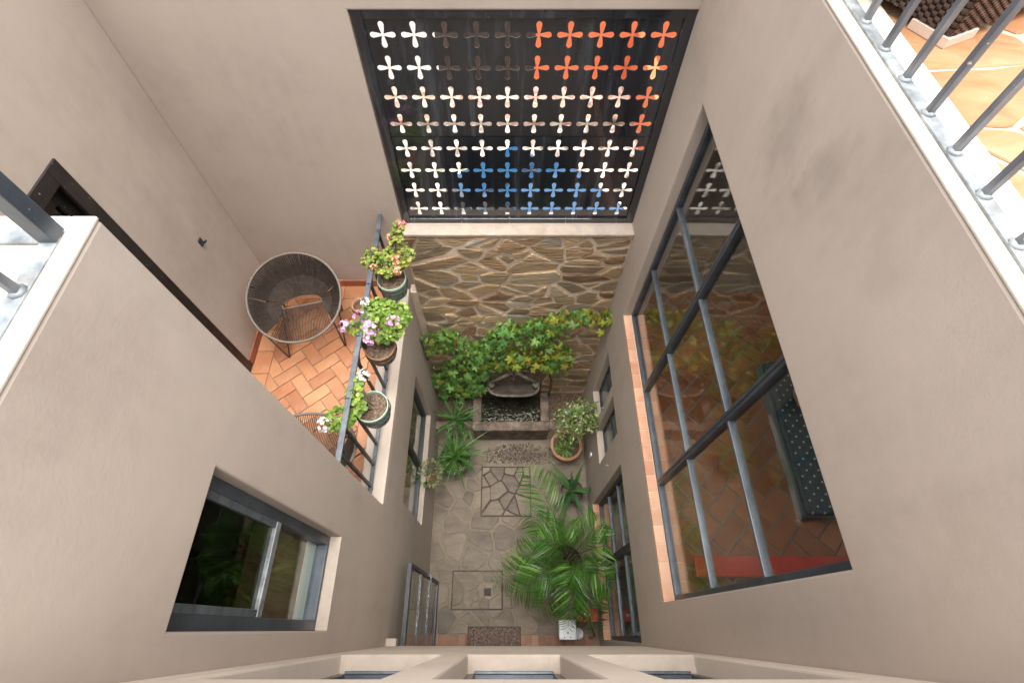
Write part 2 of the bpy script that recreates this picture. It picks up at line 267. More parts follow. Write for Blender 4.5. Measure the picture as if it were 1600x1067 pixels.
# ------------------------------------------------------------------ mesh helpers
class MB:
    def __init__(s): s.v = []; s.f = []
    def add(s, vs, fs, mtx=None):
        o = len(s.v)
        s.v += [tuple(mtx @ Vector(v)) for v in vs] if mtx else [tuple(v) for v in vs]
        s.f += [tuple(i + o for i in f) for f in fs]; return s
    def box(s, x0, x1, y0, y1, z0, z1):
        return s.add([(x0, y0, z0), (x1, y0, z0), (x1, y1, z0), (x0, y1, z0), (x0, y0, z1), (x1, y0, z1), (x1, y1, z1), (x0, y1, z1)],
                     [(0, 3, 2, 1), (4, 5, 6, 7), (0, 1, 5, 4), (1, 2, 6, 5), (2, 3, 7, 6), (3, 0, 4, 7)])
    def bar(s, a, b, w, h, up=(0, 0, 1)):
        a, b = Vector(a), Vector(b); d = (b - a).normalized(); u = Vector(up)
        if abs(d.dot(u)) > 0.95: u = Vector((1, 0, 0))
        x = d.cross(u).normalized() * w / 2; y = x.cross(d).normalized() * h / 2
        vs = [a - x - y, a + x - y, a + x + y, a - x + y, b - x - y, b + x - y, b + x + y, b - x + y]
        return s.add(vs, [(0, 1, 2, 3), (4, 7, 6, 5), (0, 4, 5, 1), (1, 5, 6, 2), (2, 6, 7, 3), (3, 7, 4, 0)])
    def tube(s, path, r, n=6, closed=False, r_end=None):
        path = [Vector(p) for p in path]; m = len(path); o = len(s.v); up = Vector((0.13, 0.27, 0.95)).normalized()
        for i, p in enumerate(path):
            a = path[i - 1] if (i > 0 or closed) else p; b = path[(i + 1) % m] if (i < m - 1 or closed) else p
            d = (b - a).normalized(); x = d.cross(up)
            if x.length < 1e-3: x = d.cross(Vector((1, 0, 0)))
            x.normalize(); y = d.cross(x); rr = r if r_end is None else r + (r_end - r) * i / (m - 1)
            for k in range(n):
                t = 2 * math.pi * k / n; s.v.append(tuple(p + x * rr * math.cos(t) + y * rr * math.sin(t)))
        for i in range(m if closed else m - 1):
            j = (i + 1) % m
            for k in range(n): s.f.append((o + i * n + k, o + i * n + (k + 1) % n, o + j * n + (k + 1) % n, o + j * n + k))
        if not closed: s.f.append(tuple(o + k for k in range(n))[::-1]); s.f.append(tuple(o + (m - 1) * n + k for k in range(n)))
        return s
    def lathe(s, prof, c=(0, 0, 0), n=28, cap=True, sx=1, sy=1):
        o = len(s.v)
        for (r, z) in prof:
            for k in range(n):
                t = 2 * math.pi * k / n; s.v.append((c[0] + sx * r * math.cos(t), c[1] + sy * r * math.sin(t), c[2] + z))
        for i in range(len(prof) - 1):
            for k in range(n): s.f.append((o + i * n + k, o + i * n + (k + 1) % n, o + (i + 1) * n + (k + 1) % n, o + (i + 1) * n + k))
        if cap:
            s.f.append(tuple(o + k for k in range(n))[::-1]); s.f.append(tuple(o + (len(prof) - 1) * n + k for k in range(n)))
        return s
    def ball(s, c, r, n=8, m=5, sx=1, sy=1, sz=1):
        pr = [(max(1e-4, math.sin(math.pi * i / m)), -math.cos(math.pi * i / m)) for i in range(m + 1)]
        o = len(s.v)
        for (q, z) in pr:
            for k in range(n):
                t = 2 * math.pi * k / n; s.v.append((c[0] + sx * r * q * math.cos(t), c[1] + sy * r * q * math.sin(t), c[2] + sz * r * z))
        for i in range(m):
            for k in range(n): s.f.append((o + i * n + k, o + i * n + (k + 1) % n, o + (i + 1) * n + (k + 1) % n, o + (i + 1) * n + k))
        return s
    def prism(s, poly, h0, h1, b, tr, tilt=(0, 0)):
        # stone slab: outline, chamfered top edge; tr maps (u, v, height) to the world
        n = len(poly); cx = sum(p[0] for p in poly) / n; cy = sum(p[1] for p in poly) / n; o = len(s.v)
        def ins(p):
            dx, dy = cx - p[0], cy - p[1]; L = math.hypot(dx, dy) or 1; k = min(b * 1.4, L * 0.45)
            return (p[0] + dx / L * k, p[1] + dy / L * k)
        hh = lambda p, h: h + tilt[0] * (p[0] - cx) + tilt[1] * (p[1] - cy)
        for p in poly: s.v.append(tr(p[0], p[1], h0))
        for p in poly: s.v.append(tr(p[0], p[1], hh(p, h1 - b)))
        for p in poly: q = ins(p); s.v.append(tr(q[0], q[1], hh(q, h1)))
        s.v.append(tr(cx, cy, h1 + b * 0.3))
        for r_ in range(2):
            for k in range(n): s.f.append((o + r_ * n + k, o + r_ * n + (k + 1) % n, o + (r_ + 1) * n + (k + 1) % n, o + (r_ + 1) * n + k))
        for k in range(n): s.f.append((o + 2 * n + k, o + 2 * n + (k + 1) % n, o + 3 * n))
        return s

WL = {}
def link(o, parent, wl):
    COL.objects.link(o); WL[o.name] = Vector(wl)
    if parent is not None: o.parent = parent; o.location = Vector(wl) - WL[parent.name]
    else: o.location = wl
    return o
def props(o, label=None, cat=None, group=None, kind=None):
    if label: o['label'] = label
    if cat: o['category'] = cat
    if group: o['group'] = group
    if kind: o['kind'] = kind
    return o
def thing(name, label, cat, loc, group=None):
    o = bpy.data.objects.new(name, None); o.empty_display_size = 0.1
    link(o, None, loc); return props(o, label, cat, group)
def obj(name, mb, mat, parent=None, smooth=False, bevel=0, kind=None, origin=None):
    xs = [v[0] for v in mb.v]; ys = [v[1] for v in mb.v]; zs = [v[2] for v in mb.v]
    c = Vector(origin) if origin is not None else Vector(((min(xs) + max(xs)) / 2, (min(ys) + max(ys)) / 2, min(zs)))
    me = bpy.data.meshes.new(name); me.from_pydata([(v[0] - c.x, v[1] - c.y, v[2] - c.z) for v in mb.v], [], mb.f)
    me.materials.append(mat)
    if smooth: me.polygons.foreach_set('use_smooth', [True] * len(me.polygons))
    me.update()
    o = bpy.data.objects.new(name, me); link(o, parent, c)
    if bevel:
        m = o.modifiers.new('bevel', 'BEVEL'); m.width = bevel; m.segments = 2; m.limit_method = 'ANGLE'; m.angle_limit = R(40)
    if kind: o['kind'] = kind
    return o
def inst(name, me, parent, wl, rot=None):
    o = bpy.data.objects.new(name, me); link(o, parent, wl)
    if rot is not None: o.rotation_mode = 'QUATERNION'; o.rotation_quaternion = rot
    return o
def mesh_of(name, mb, mat, smooth=False):
    me = bpy.data.meshes.new(name); me.from_pydata(mb.v, [], mb.f); me.materials.append(mat)
    if smooth: me.polygons.foreach_set('use_smooth', [True] * len(me.polygons))
    me.update(); return me
def copy_tree(o, parent=None):
    c = o.copy(); COL.objects.link(c); c.parent = parent; WL[c.name] = WL[o.name]
    for ch in list(o.children): copy_tree(ch, c)
    return c
def B(*a): return MB().box(*a)

def wall_mesh(plane, c0, c1, u0, u1, v0, v1, holes=()):
    us = sorted({u0, u1, *[h[0] for h in holes], *[h[1] for h in holes]}); vs = sorted({v0, v1, *[h[2] for h in holes], *[h[3] for h in holes]})
    us = [u for u in us if u0 <= u <= u1]; vs = [v for v in vs if v0 <= v <= v1]
    def solid(i, j):
        if i < 0 or j < 0 or i >= len(us) - 1 or j >= len(vs) - 1: return False
        u = (us[i] + us[i + 1]) / 2; v = (vs[j] + vs[j + 1]) / 2
        return not any(h[0] < u < h[1] and h[2] < v < h[3] for h in holes)
    mb = MB(); idx = {}
    def P(i, j, k):
        key = (i, j, k)
        if key not in idx:
            c = (c0, c1)[k]; idx[key] = len(mb.v)
            mb.v.append((c, us[i], vs[j]) if plane == 'x' else (us[i], c, vs[j]))
        return idx[key]
    fl = plane == 'x'
    def F(*q): mb.f.append(tuple(q) if fl else tuple(q)[::-1])
    for i in range(len(us) - 1):
        for j in range(len(vs) - 1):
            if not solid(i, j): continue
            F(P(i, j, 1), P(i + 1, j, 1), P(i + 1, j + 1, 1), P(i, j + 1, 1)); F(P(i, j, 0), P(i, j + 1, 0), P(i + 1, j + 1, 0), P(i + 1, j, 0))
            if not solid(i - 1, j): F(P(i, j, 0), P(i, j, 1), P(i, j + 1, 1), P(i, j + 1, 0))
            if not solid(i + 1, j): F(P(i + 1, j, 0), P(i + 1, j + 1, 0), P(i + 1, j + 1, 1), P(i + 1, j, 1))
            if not solid(i, j - 1): F(P(i, j, 0), P(i + 1, j, 0), P(i + 1, j, 1), P(i, j, 1))
            if not solid(i, j + 1): F(P(i, j + 1, 0), P(i, j + 1, 1), P(i + 1, j + 1, 1), P(i + 1, j + 1, 0))
    return mb

def clip(poly, nx, ny, d):          # keep nx*x + ny*y <= d
    out = []
    for i in range(len(poly)):
        a, b = poly[i - 1], poly[i]; da = nx * a[0] + ny * a[1] - d; db = nx * b[0] + ny * b[1] - d
        if (da <= 0) != (db <= 0):
            t = da / (da - db); out.append((a[0] + (b[0] - a[0]) * t, a[1] + (b[1] - a[1]) * t))
        if db <= 0: out.append(b)
    return out
def area(p): return abs(sum(p[i - 1][0] * p[i][1] - p[i][0] * p[i - 1][1] for i in range(len(p)))) / 2
def crazy(rect, n, aniso, gap, rg, jit=0.006, mind=0.55, rd=0.12):
    """irregular stones: anisotropic Voronoi cells with joints, broken edges, rounded corners"""
    x0, x1, y0, y1 = rect; sc = aniso
    W_, H_ = (x1 - x0) / sc, y1 - y0
    dmin = mind * math.sqrt(W_ * H_ / n); seeds = []; tries = 0
    while len(seeds) < n and tries < 40000:
        tries += 1; p = (rg.random() * W_, rg.random() * H_)
        k = dmin * (0.45 + 1.1 * rg.random() ** 1.3)
        if all((p[0] - q[0]) ** 2 + (p[1] - q[1]) ** 2 > k * k for q in seeds): seeds.append(p)
    res = []
    for i, p in enumerate(seeds):
        poly = [(0, 0), (W_, 0), (W_, H_), (0, H_)]
        near = sorted((q for q in seeds if q is not p), key=lambda q: (q[0] - p[0]) ** 2 + (q[1] - p[1]) ** 2)[:26]
        for q in near:
            nx, ny = q[0] - p[0], q[1] - p[1]; L = math.hypot(nx, ny); mx, my = (p[0] + q[0]) / 2, (p[1] + q[1]) / 2
            g = gap * (0.6 + 0.8 * rg.random()) / 2 * (abs(ny) / L + abs(nx) / L / sc)
            poly = clip(poly, nx / L, ny / L, (nx * mx + ny * my) / L - g)
            if len(poly) < 3: break
        if len(poly) < 3: continue
        poly = [(x0 + a * sc, y0 + b) for a, b in poly]
        if area(poly) < 0.0012: continue
        fine = []
        for k in range(len(poly)):
            a, b = poly[k - 1], poly[k]; L = math.hypot(b[0] - a[0], b[1] - a[1]); m = max(1, min(4, int(L / 0.075)))
            for j in range(m):
                t = j / m; q = (a[0] + (b[0] - a[0]) * t, a[1] + (b[1] - a[1]) * t)
                if j: q = (q[0] + rg.uniform(-jit, jit), q[1] + rg.uniform(-jit, jit))
                fine.append(q)
        ch = []
        for k in range(len(fine)):
            a, b = fine[k - 1], fine[k]; ch += [(a[0] * (1 - rd) + b[0] * rd, a[1] * (1 - rd) + b[1] * rd), (a[0] * rd + b[0] * (1 - rd), a[1] * rd + b[1] * (1 - rd))]
        res.append(ch)
    return res
def herringbone(rect, L, W_, ang, gap):
    x0, x1, y0, y1 = rect; out = []; ca, sa = math.cos(ang), math.sin(ang); cx, cy = (x0 + x1) / 2, (y0 + y1) / 2
    D = math.hypot(x1 - x0, y1 - y0); k = int(D / W_) + 4
    for i in range(-k, k):
        for j in range(-k, k):
            bx, by = i * W_ + j * 2 * W_ * 1.0, i * W_ - j * 2 * W_ * 1.0
            bx, by = i * W_ + j * L, i * W_ - j * L
            for (ax, ay, w_, h_) in ((bx, by, L, W_), (bx, by + W_, W_, L)):
                r = [(ax + gap / 2, ay + gap / 2), (ax + w_ - gap / 2, ay + gap / 2), (ax + w_ - gap / 2, ay + h_ - gap / 2), (ax + gap / 2, ay + h_ - gap / 2)]
                p = [(cx + a * ca - b * sa, cy + a * sa + b * ca) for a, b in r]
                if max(q[0] for q in p) < x0 or min(q[0] for q in p) > x1 or max(q[1] for q in p) < y0 or min(q[1] for q in p) > y1: continue
                p = clip(p, -1, 0, -x0); p = clip(p, 1, 0, x1) if len(p) > 2 else p; p = clip(p, 0, -1, -y0) if len(p) > 2 else p; p = clip(p, 0, 1, y1) if len(p) > 2 else p
                if len(p) > 2 and area(p) > 0.0015: out.append(p)
    return out
FLOOR = lambda u, v, d: (u, v, d)

# ------------------------------------------------------------------ plan (metres): courtyard x -1.0..1.12, y -0.117..2.97, roof level 6.1
XL, XR, YN, YS, YB, ROOF, BAL = -1.0, 1.12, -0.117, 2.97, 3.11, 6.1, 2.85

# ground out to the horizon, street and courtyard floor
obj('ground', B(-220, 220, -220, 220, -0.5, -0.06), m_earth, kind='structure')
obj('street', B(-30, 30, YB + 0.16, 9.6, -0.06, 0.0), m_road, kind='structure')
obj('pavement', B(-30, 30, 9.6, 11.0, -0.06, 0.12), m_kerb, kind='structure', bevel=0.02)
fl = obj('courtyard_floor', B(XL - .02, XR + .02, -1.6, YB, -0.06, 0.0), m_flag_m, kind='structure')
rg = random.Random(21)
HATCH = [(-0.36, 0.335, 1.325, 2.01), (-0.70, -0.05, 0.21, 0.66)]
for p in crazy((XL + .015, XR - .015, -0.045, 2.06), 74, 0.95, 0.024, rg, jit=0.009, mind=0.7, rd=0.2):
    cx = sum(q[0] for q in p) / len(p); cy = sum(q[1] for q in p) / len(p)
    if any(h[0] + .05 < cx < h[1] - .05 and h[2] + .05 < cy < h[3] - .05 and all(h[0] < q[0] < h[1] and h[2] < q[1] < h[3] for q in p) for h in HATCH): continue
    obj('flagstone', MB().prism(p, -0.005, 0.006 + rg.uniform(-.001, .002), 0.003, FLOOR), m_flag, fl)
for k in range(26):
    x = XL + 0.01 + k * 0.081
    if x + 0.075 < XR: obj('brick', B(x, x + 0.074, -0.20, -0.058, -0.002, 0.009), m_brickf, fl)

def hatch(rect, label, seed, n, gap, handle):
    x0, x1, y0, y1 = rect; t = thing('floor_hatch', label, 'hatch', ((x0 + x1) / 2, (y0 + y1) / 2, 0), 'inspection hatches in the courtyard floor')
    obj('tray', B(x0 + .008, x1 - .008, y0 + .008, y1 - .008, 0.0, 0.0105), m_matedge if handle is None else m_flag_m, t)
    f = MB(); w_ = 0.016
    for a in ((x0, x1, y0, y0 + w_), (x0, x1, y1 - w_, y1), (x0, x0 + w_, y0 + w_, y1 - w_), (x1 - w_, x1, y0 + w_, y1 - w_)): f.box(*a, 0.0, 0.0145)
    obj('frame', f, m_matedge, t)
    g = random.Random(seed)
    for p in crazy((x0 + .014, x1 - .014, y0 + .014, y1 - .014), n, 0.9, gap, g, jit=0.005, mind=0.7):
        obj('stone', MB().prism(p, 0.006, 0.0145 + g.uniform(0, .003), 0.003, FLOOR), m_flag, t)
    if handle:
        hx, hy = handle
        obj('handle_recess', B(hx - .045, hx + .045, hy - .045, hy + .045, 0.0165, 0.0205), m_matedge, t)
        obj('handle_ring', MB().tube([(hx + .026 * math.cos(a), hy + .026 * math.sin(a), 0.024) for a in [i * math.pi / 8 for i in range(16)]], 0.005, 6, True), m_iron, t, True)
hatch(HATCH[0], 'large stone-filled floor hatch with dark open joints near the fountain', 5, 17, 0.014, None)
hatch(HATCH[1], 'small stone-filled floor hatch with a handle plate, near the doormat', 9, 13, 0.010, (-0.245, 0.41))

pb = MB(); rg = random.Random(3)
for k in range(1500):
    x, y = rg.gauss(0.2, 0.25), rg.gauss(2.17, 0.085)
    if not (-0.36 < x < 0.72 and 2.035 < y < 2.35) or (abs(x - 0.2) / .52) ** 2 + (abs(y - 2.17) / .16) ** 2 > 1.25: continue
    r = rg.uniform(.005, .013); pb.ball((x, y, r * .25), r, 6, 4, rg.uniform(.8, 1.3), rg.uniform(.8, 1.3), .55)
props(obj('pebbles', pb, m_pebble, smooth=True), 'patch of small brown pebbles on the floor before the fountain', 'pebbles', kind='stuff')
t = thing('doormat', 'brown bristly doormat at the threshold by the brick strip', 'doormat', (-0.155, -0.075, 0.01))
obj('bristle_pad', B(-0.47, 0.16, -0.17, 0.025, 0.012, 0.034), m_mat, t, bevel=0.006)
obj('rubber_backing', B(-0.48, 0.17, -0.18, 0.035, 0.0095, 0.0125), m_matedge, t)

# ------------------------------------------------------------------ stone wall with cap, screen above it
sw = thing('stone_wall', 'wall of split brown schist stones with pale mortar behind the fountain', 'wall', (0.06, YS, 0))
mb = MB().box(XL, XR, YS + .035, YB, 0, BAL); mb.box(-0.93, XR, YS + .035, YB, BAL, 3.70)
obj('mortar', mb, m_mortar, sw)
obj('cap', B(-0.93, XR, YS + .016, YB, 3.70, 3.735), MAT('cap render', [(0.2, (0.36, 0.295, 0.24)), (0.8, (0.46, 0.385, 0.32))], scale=8, rough=0.9, bump=0.4, bscale=40, dirt=(7, .5, .7, (.33, .26, .2), .7)), sw, bevel=0.008)
rg = random.Random(33)
WALLT = lambda u, v, d: (u, YS + .035 - d, v)
for rect, n in (((-0.915, XR - .012, 2.02, 3.69), 100), ((XL + .012, XR - .012, 0.42, 2.02), 84)):
    for p in crazy(rect, n, 1.7, 0.026, rg, jit=0.009, mind=0.62):
        d = rg.uniform(.006, .022)
        obj('stone', MB().prism(p, -0.01, d, min(0.012, d * .4), WALLT, (rg.uniform(-.06, .06), rg.uniform(-.08, .08))), m_stone, sw)

# back wall of the yard: lintel over the screen, plaster behind the balcony
bw = thing('back_wall', 'tall taupe rendered wall behind the balcony and around the black screen', 'wall', (-0.7, YB, 0))
SX0, SX1, SZ0, SZ1 = -0.93, XR, 3.735, 5.49
obj('wall', wall_mesh('y', YB, YB + .15, -2.62, XR + .2, 0, 6.35, [(SX0, SX1, SZ0, SZ1)]), m_wall, bw, bevel=0.009)
obj('socket_box', B(-1.99, -1.91, YB - .045, YB, 3.12, 3.2), m_whitep, bw, bevel=0.006)

sc = thing('metal_screen', 'black sheet metal screen pierced with rows of four-petal crosses', 'screen', (0.1, YB + .04, SZ0))
fy0, fy1 = YB + .012, YB + .07; fw = 0.062
f = MB()
f.box(SX0 + .012, SX0 + .012 + fw, fy0, fy1, SZ0, SZ1 - .002); f.box(SX1 - .002 - fw, SX1 - .002, fy0, fy1, SZ0, SZ1 - .002)
f.box(SX0 + .012 + fw, SX1 - .002 - fw, fy0, fy1, SZ1 - .002 - .05, SZ1 - .002)
obj('frame', f, m_black, sc, bevel=0.003)
ex = [SX0 + .012 + fw, -0.40, 0.02, 0.52, SX1 - .002 - fw]
for a, b in zip(ex, ex[1:]): obj('bottom_rail', B(a + .002, b - .002, fy0, fy1, SZ0, SZ0 + .055), m_black, sc, bevel=0.003)
PX0, PX1 = SX0 + .012 + fw, SX1 - .002 - fw; PZ0, PZ1 = SZ0 + .055, SZ1 - .052
NXc, NZc = 10, 8
def cross_outline(n=48, r0=0.013, r1=0.070, w_=0.0182):
    pts = []
    for i in range(n):
        a = 2 * math.pi * i / n; k = (a + math.pi / 4) % (math.pi / 2) - math.pi / 4     # angle from the petal axis
        # distance to a petal: thin at the hub, swelling to a round tip
        best = 0.0
        for q in range(40):
            t = q / 39; d = r0 * .4 + (r1 - w_ * .8) * t; rad = 0.0062 + (w_ - 0.0062) * min(1, t * 1.15) ** 1.0
            # ray at angle k against a circle centred (d, 0), radius rad
            s_ = d * math.sin(k)
            if abs(s_) <= rad: best = max(best, d * math.cos(k) + math.sqrt(rad * rad - s_ * s_))
        pts.append((max(best, r0 * .7), a))
    return pts
CR = cross_outline(64)
def panel(z0, z1, row0, rows):
    mb = MB(); py = YB + .032; cw = (PX1 - PX0) / NXc; chh = (z1 - z0) / rows; n = len(CR)
    for i in range(NXc):
        for j in range(rows):
            x0, zz0 = PX0 + i * cw, z0 + j * chh; cx, cz = x0 + cw / 2, zz0 + chh / 2
            rings = []
            for y_ in (py, py + .004):
                o = len(mb.v)
                for (r_, a) in CR: mb.v.append((cx + r_ * math.cos(a), y_, cz + r_ * math.sin(a)))
                for (r_, a) in CR:
                    c_, s_ = math.cos(a), math.sin(a); k = min((cw / 2) / abs(c_) if abs(c_) > 1e-6 else 9, (chh / 2) / abs(s_) if abs(s_) > 1e-6 else 9)
                    mb.v.append((cx + k * c_, y_, cz + k * s_))
                rings.append(o)
                for q in range(n):
                    q2 = (q + 1) % n; fc = (o + q, o + q2, o + n + q2, o + n + q)
                    mb.f.append(fc if y_ == py else fc[::-1])
                # the four cell corners
                for (sx, sz) in ((1, 1), (-1, 1), (-1, -1), (1, -1)):
                    ac = math.atan2(sz * chh / 2, sx * cw / 2) % (2 * math.pi); q = int(ac / (2 * math.pi) * n) % n
                    mb.v.append((cx + sx * cw / 2, y_, cz + sz * chh / 2)); mb.f.append((o + n + q, o + n + (q + 1) % n, len(mb.v) - 1))
            a, b = rings
            for q in range(n): q2 = (q + 1) % n; mb.f.append((a + q2, a + q, b + q, b + q2))
    return mb
zm = PZ0 + (PZ1 - PZ0) * 0.5
obj('panel', panel(PZ0, zm - .002, 0, 4), m_black, sc); obj('panel', panel(zm + .002, PZ1, 4, 4), m_black, sc)
obj('seam_strip', B(PX0, PX1, YB + .037, YB + .052, zm - .018, zm + .018), m_black, sc)

# ------------------------------------------------------------------ right house: wall, windows, roof terrace
rh = thing('right_house', 'taupe rendered house wall on the right with a large steel grid window', 'house', (XR + .1, 1.4, 0))
RW = (0.17, 2.60, 3.0, 5.24); S1 = (2.25, 2.67, 1.13, 2.22); S2 = (1.73, 2.14, 1.11, 2.20); SL = (-0.10, 1.41, 0.36, 2.19)
m_wall_r = plaster('taupe render with damp', TAUPE, [(0, 0.33, 5.70, .3, .20, .22, 0.32), (0, 0.0, 5.78, .3, .11, .18, 0.3), (0, -.45, 5.85, .3, .16, .12, 0.15)])
obj('wall', wall_mesh('x', XR + .18, XR, -1.6, YB, 0, ROOF + .004, [RW, S1, S2, SL]), m_wall_r, rh, bevel=0.009, origin=(XR, 1.4, 0))
def grid_window(parent, xg, y0, y1, z0, z1, ys, zs, bar=0.036, depth=0.05, name='window', vd=0.024, face=-1):
    f = MB()
    f.box(xg - depth / 2, xg + depth / 2, y0, y0 + bar, z0, z1); f.box(xg - depth / 2, xg + depth / 2, y1 - bar, y1, z0, z1)
    f.box(xg - depth / 2, xg + depth / 2, y0 + bar, y1 - bar, z0, z0 + bar); f.box(xg - depth / 2, xg + depth / 2, y0 + bar, y1 - bar, z1 - bar, z1)
    win = obj(name, f, m_steel, parent, bevel=0.004)
    Y = [y0 + bar] + ys + [y1 - bar]; Z = [z0 + bar] + zs + [z1 - bar]
    for y in ys:
        obj('mullion', MB().box(xg - depth / 2 - .004, xg + depth / 2 + .004, y - vd, y - .003, z0 + bar, z1 - bar), m_steel, win, bevel=0.004)
        obj('mullion', MB().box(xg - depth / 2 - .001, xg + depth / 2 + .001, y + .003, y + vd, z0 + bar, z1 - bar), m_steel, win, bevel=0.004)
    for i in range(len(Y) - 1):
        a = Y[i] + (vd if i else 0); b = Y[i + 1] - (vd if i < len(Y) - 2 else 0)
        for z in zs:
            t_ = MB(); o_ = [(-.5, -.5), (.5, -.5), (.62, 0), (.5, .5), (-.5, .5), (-.62, 0)]
            t_.box(xg - depth * .42, xg + depth * .42, a, b, z - .011, z + .011)
            obj('transom', t_, m_steel_g, win, bevel=0.003)
        for j in range(len(Z) - 1):
            zz0 = Z[j] + (.012 if j else 0); zz1 = Z[j + 1] - (.012 if j < len(Z) - 2 else 0)
            obj('pane', B(xg - .003, xg + .003, a - .004, b + .004, zz0, zz1), m_glass, win)
    return win
m_steel_g = MAT('weathered steel bar', [(0.2, (0.07, 0.083, 0.1)), (0.8, (0.17, 0.19, 0.215))], scale=16, stretch=(1, 0.2, 1), rough=0.3, bump=0.05, metal=0.35, specks=(90, 0.72, (0.5, 0.52, 0.54)))
bwin = grid_window(rh, 1.215, RW[0] + .004, RW[1] - .004, RW[2] + .052, RW[3] - .004, [1.0, 1.8], [3.77, 4.47])
sill = obj('sill', B(XR - .004, XR + .175, RW[0] + .001, RW[1] - .001, RW[2] - .001, RW[2] + .044), m_brickj, rh)
nb = 19; step = (RW[1] - RW[0] - .006) / nb
for k in range(nb):
    y0 = RW[0] + .003 + k * step
    for (xa, xb) in ((XR - .006, 1.186), (1.244, XR + .178)):
        obj('brick', B(xa, xb, y0 + .003, y0 + step - .003, RW[2] + .02, RW[2] + .048 + rnd.uniform(0, .003)), m_brick, sill, bevel=0.002)
def small_window(r):
    y0, y1, z0, z1 = r; xg = XR + .095
    f = MB(); b = .028
    f.box(xg - .02, xg + .02, y0, y0 + b, z0, z1); f.box(xg - .02, xg + .02, y1 - b, y1, z0, z1); f.box(xg - .02, xg + .02, y0 + b, y1 - b, z0, z0 + b); f.box(xg - .02, xg + .02, y0 + b, y1 - b, z1 - b, z1)
    wn = obj('window', f, m_iron, rh)
    zm_ = z0 + (z1 - z0) * .5
    obj('transom', B(xg - .018, xg + .018, y0 + b, y1 - b, zm_ - .014, zm_ + .014), m_iron, wn)
    for (a, c) in ((z0 + b, zm_ - .014), (zm_ + .014, z1 - b)): obj('pane', B(xg - .003, xg + .003, y0 + b, y1 - b, a, c), m_frost, wn)
    obj('sill', B(XR - .003, xg - .021, y0 + .001, y1 - .001, z0 - .001, z0 + .012), m_sill, wn)
small_window(S1); small_window(S2)
# ground-floor window with low brick sill
y0, y1, z0, z1 = SL; xg = XR + .10; b = .04
f = MB(); f.box(xg - .025, xg + .025, y0, y0 + b, z0 + .05, z1); f.box(xg - .025, xg + .025, y1 - b, y1, z0 + .05, z1); f.box(xg - .025, xg + .025, y0 + b, y1 - b, z0 + .05, z0 + .05 + b); f.box(xg - .025, xg + .025, y0 + b, y1 - b, z1 - b, z1)
gw = obj('window', f, m_iron, rh)
obj('mullion', B(xg - .03, xg + .03, 0.66, 0.735, z0 + .05 + b, z1 - b), m_iron, gw)
for z in (0.98, 1.52):
    for (a, c) in ((y0 + b, 0.66), (0.735, y1 - b)): obj('transom', B(xg - .022, xg + .022, a, c, z - .018, z + .018), m_steel, gw, bevel=0.009)
for (a, c) in ((y0 + b, 0.66), (0.735, y1 - b)):
    for (p, q) in ((z0 + .05 + b, .962), (.998, 1.502), (1.538, z1 - b)): obj('pane', B(xg - .003, xg + .003, a, c, p, q), m_glass, gw)
gs = obj('sill', B(XR - .004, xg - .026, y0 + .001, y1 - .001, z0 - .001, z0 + .03), m_brickj, rh)
for k in range(18):
    ya = y0 + .004 + k * (y1 - y0 - .008) / 18
    obj('brick', B(XR - .006, xg - .028, ya + .003, ya + (y1 - y0) / 18 - .003, z0 + .01, z0 + .034), m_brick, gs)
for (y, z) in ((2.19, 1.72), (1.56, 1.62)):
    obj('hook', MB().tube([(XR - .001, y, z), (XR - .03, y, z), (XR - .038, y, z + .015), (XR - .03, y, z + .028)], .006, 6), m_steel_l, rh)
obj('outlet_cover', B(XR - .02, XR, 1.97, 2.02, 0.52, 0.64), m_whitep, rh, bevel=0.004)

# rooms behind the right wall
obj('room_wall', wall_mesh('x', 4.6, 4.4, -1.6, 3.26, 0, ROOF - .08, [(0.2, 2.6, 3.3, 5.5), (0.2, 2.4, .3, 2.2)]), m_dark, kind='structure')  # unseen openings in this far wall are added to let daylight in
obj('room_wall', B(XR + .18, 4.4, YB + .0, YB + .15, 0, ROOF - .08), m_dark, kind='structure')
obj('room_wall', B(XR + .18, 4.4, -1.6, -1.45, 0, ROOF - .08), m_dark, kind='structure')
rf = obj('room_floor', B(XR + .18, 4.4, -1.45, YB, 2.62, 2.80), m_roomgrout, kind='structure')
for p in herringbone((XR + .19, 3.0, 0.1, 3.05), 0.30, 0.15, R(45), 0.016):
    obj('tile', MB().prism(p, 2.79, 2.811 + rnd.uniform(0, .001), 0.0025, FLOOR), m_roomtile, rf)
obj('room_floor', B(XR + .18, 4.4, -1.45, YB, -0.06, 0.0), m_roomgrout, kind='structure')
st = thing('sofa', 'blue daybed with white dots behind the large grid window', 'sofa', (2.75, 1.5, 2.81))
obj('base', B(2.33, 3.25, 0.76, 2.12, 2.85, 2.95), m_sofaside, st, bevel=0.02)
obj('seat_cushion', B(2.34, 3.25, 0.77, 2.11, 2.95, 3.04), m_dots, st, bevel=0.03)
obj('bolster', MB().tube([(3.12, .8, 3.16), (3.12, 2.08, 3.16)], .13, 14), m_dots, st, True)
for (x, y) in ((2.40, .82), (2.40, 2.06), (3.19, .82), (3.19, 2.06)): obj('leg', MB().lathe([(.022, 0), (.028, .04)], (x, y, 2.811), 10), m_wood, st)
cu = obj('cushion', MB().ball((0, 0, 0), 1, 20, 12, .20, .20, .075), m_beige, smooth=True, origin=(0, 0, -.075))
cu.location = (2.66, 1.72, 3.035); props(cu, 'beige cushion lying on the blue dotted daybed', 'cushion')
t = thing('bench', 'low red lacquered bench near the bottom corner of the grid window', 'bench', (2.15, .42, 2.81))
obj('seat', B(1.38, 2.9, 0.33, 0.47, 3.02, 3.06), m_red, t, bevel=0.006)
obj('apron', B(1.42, 2.86, 0.35, 0.45, 2.94, 3.02), m_red, t)
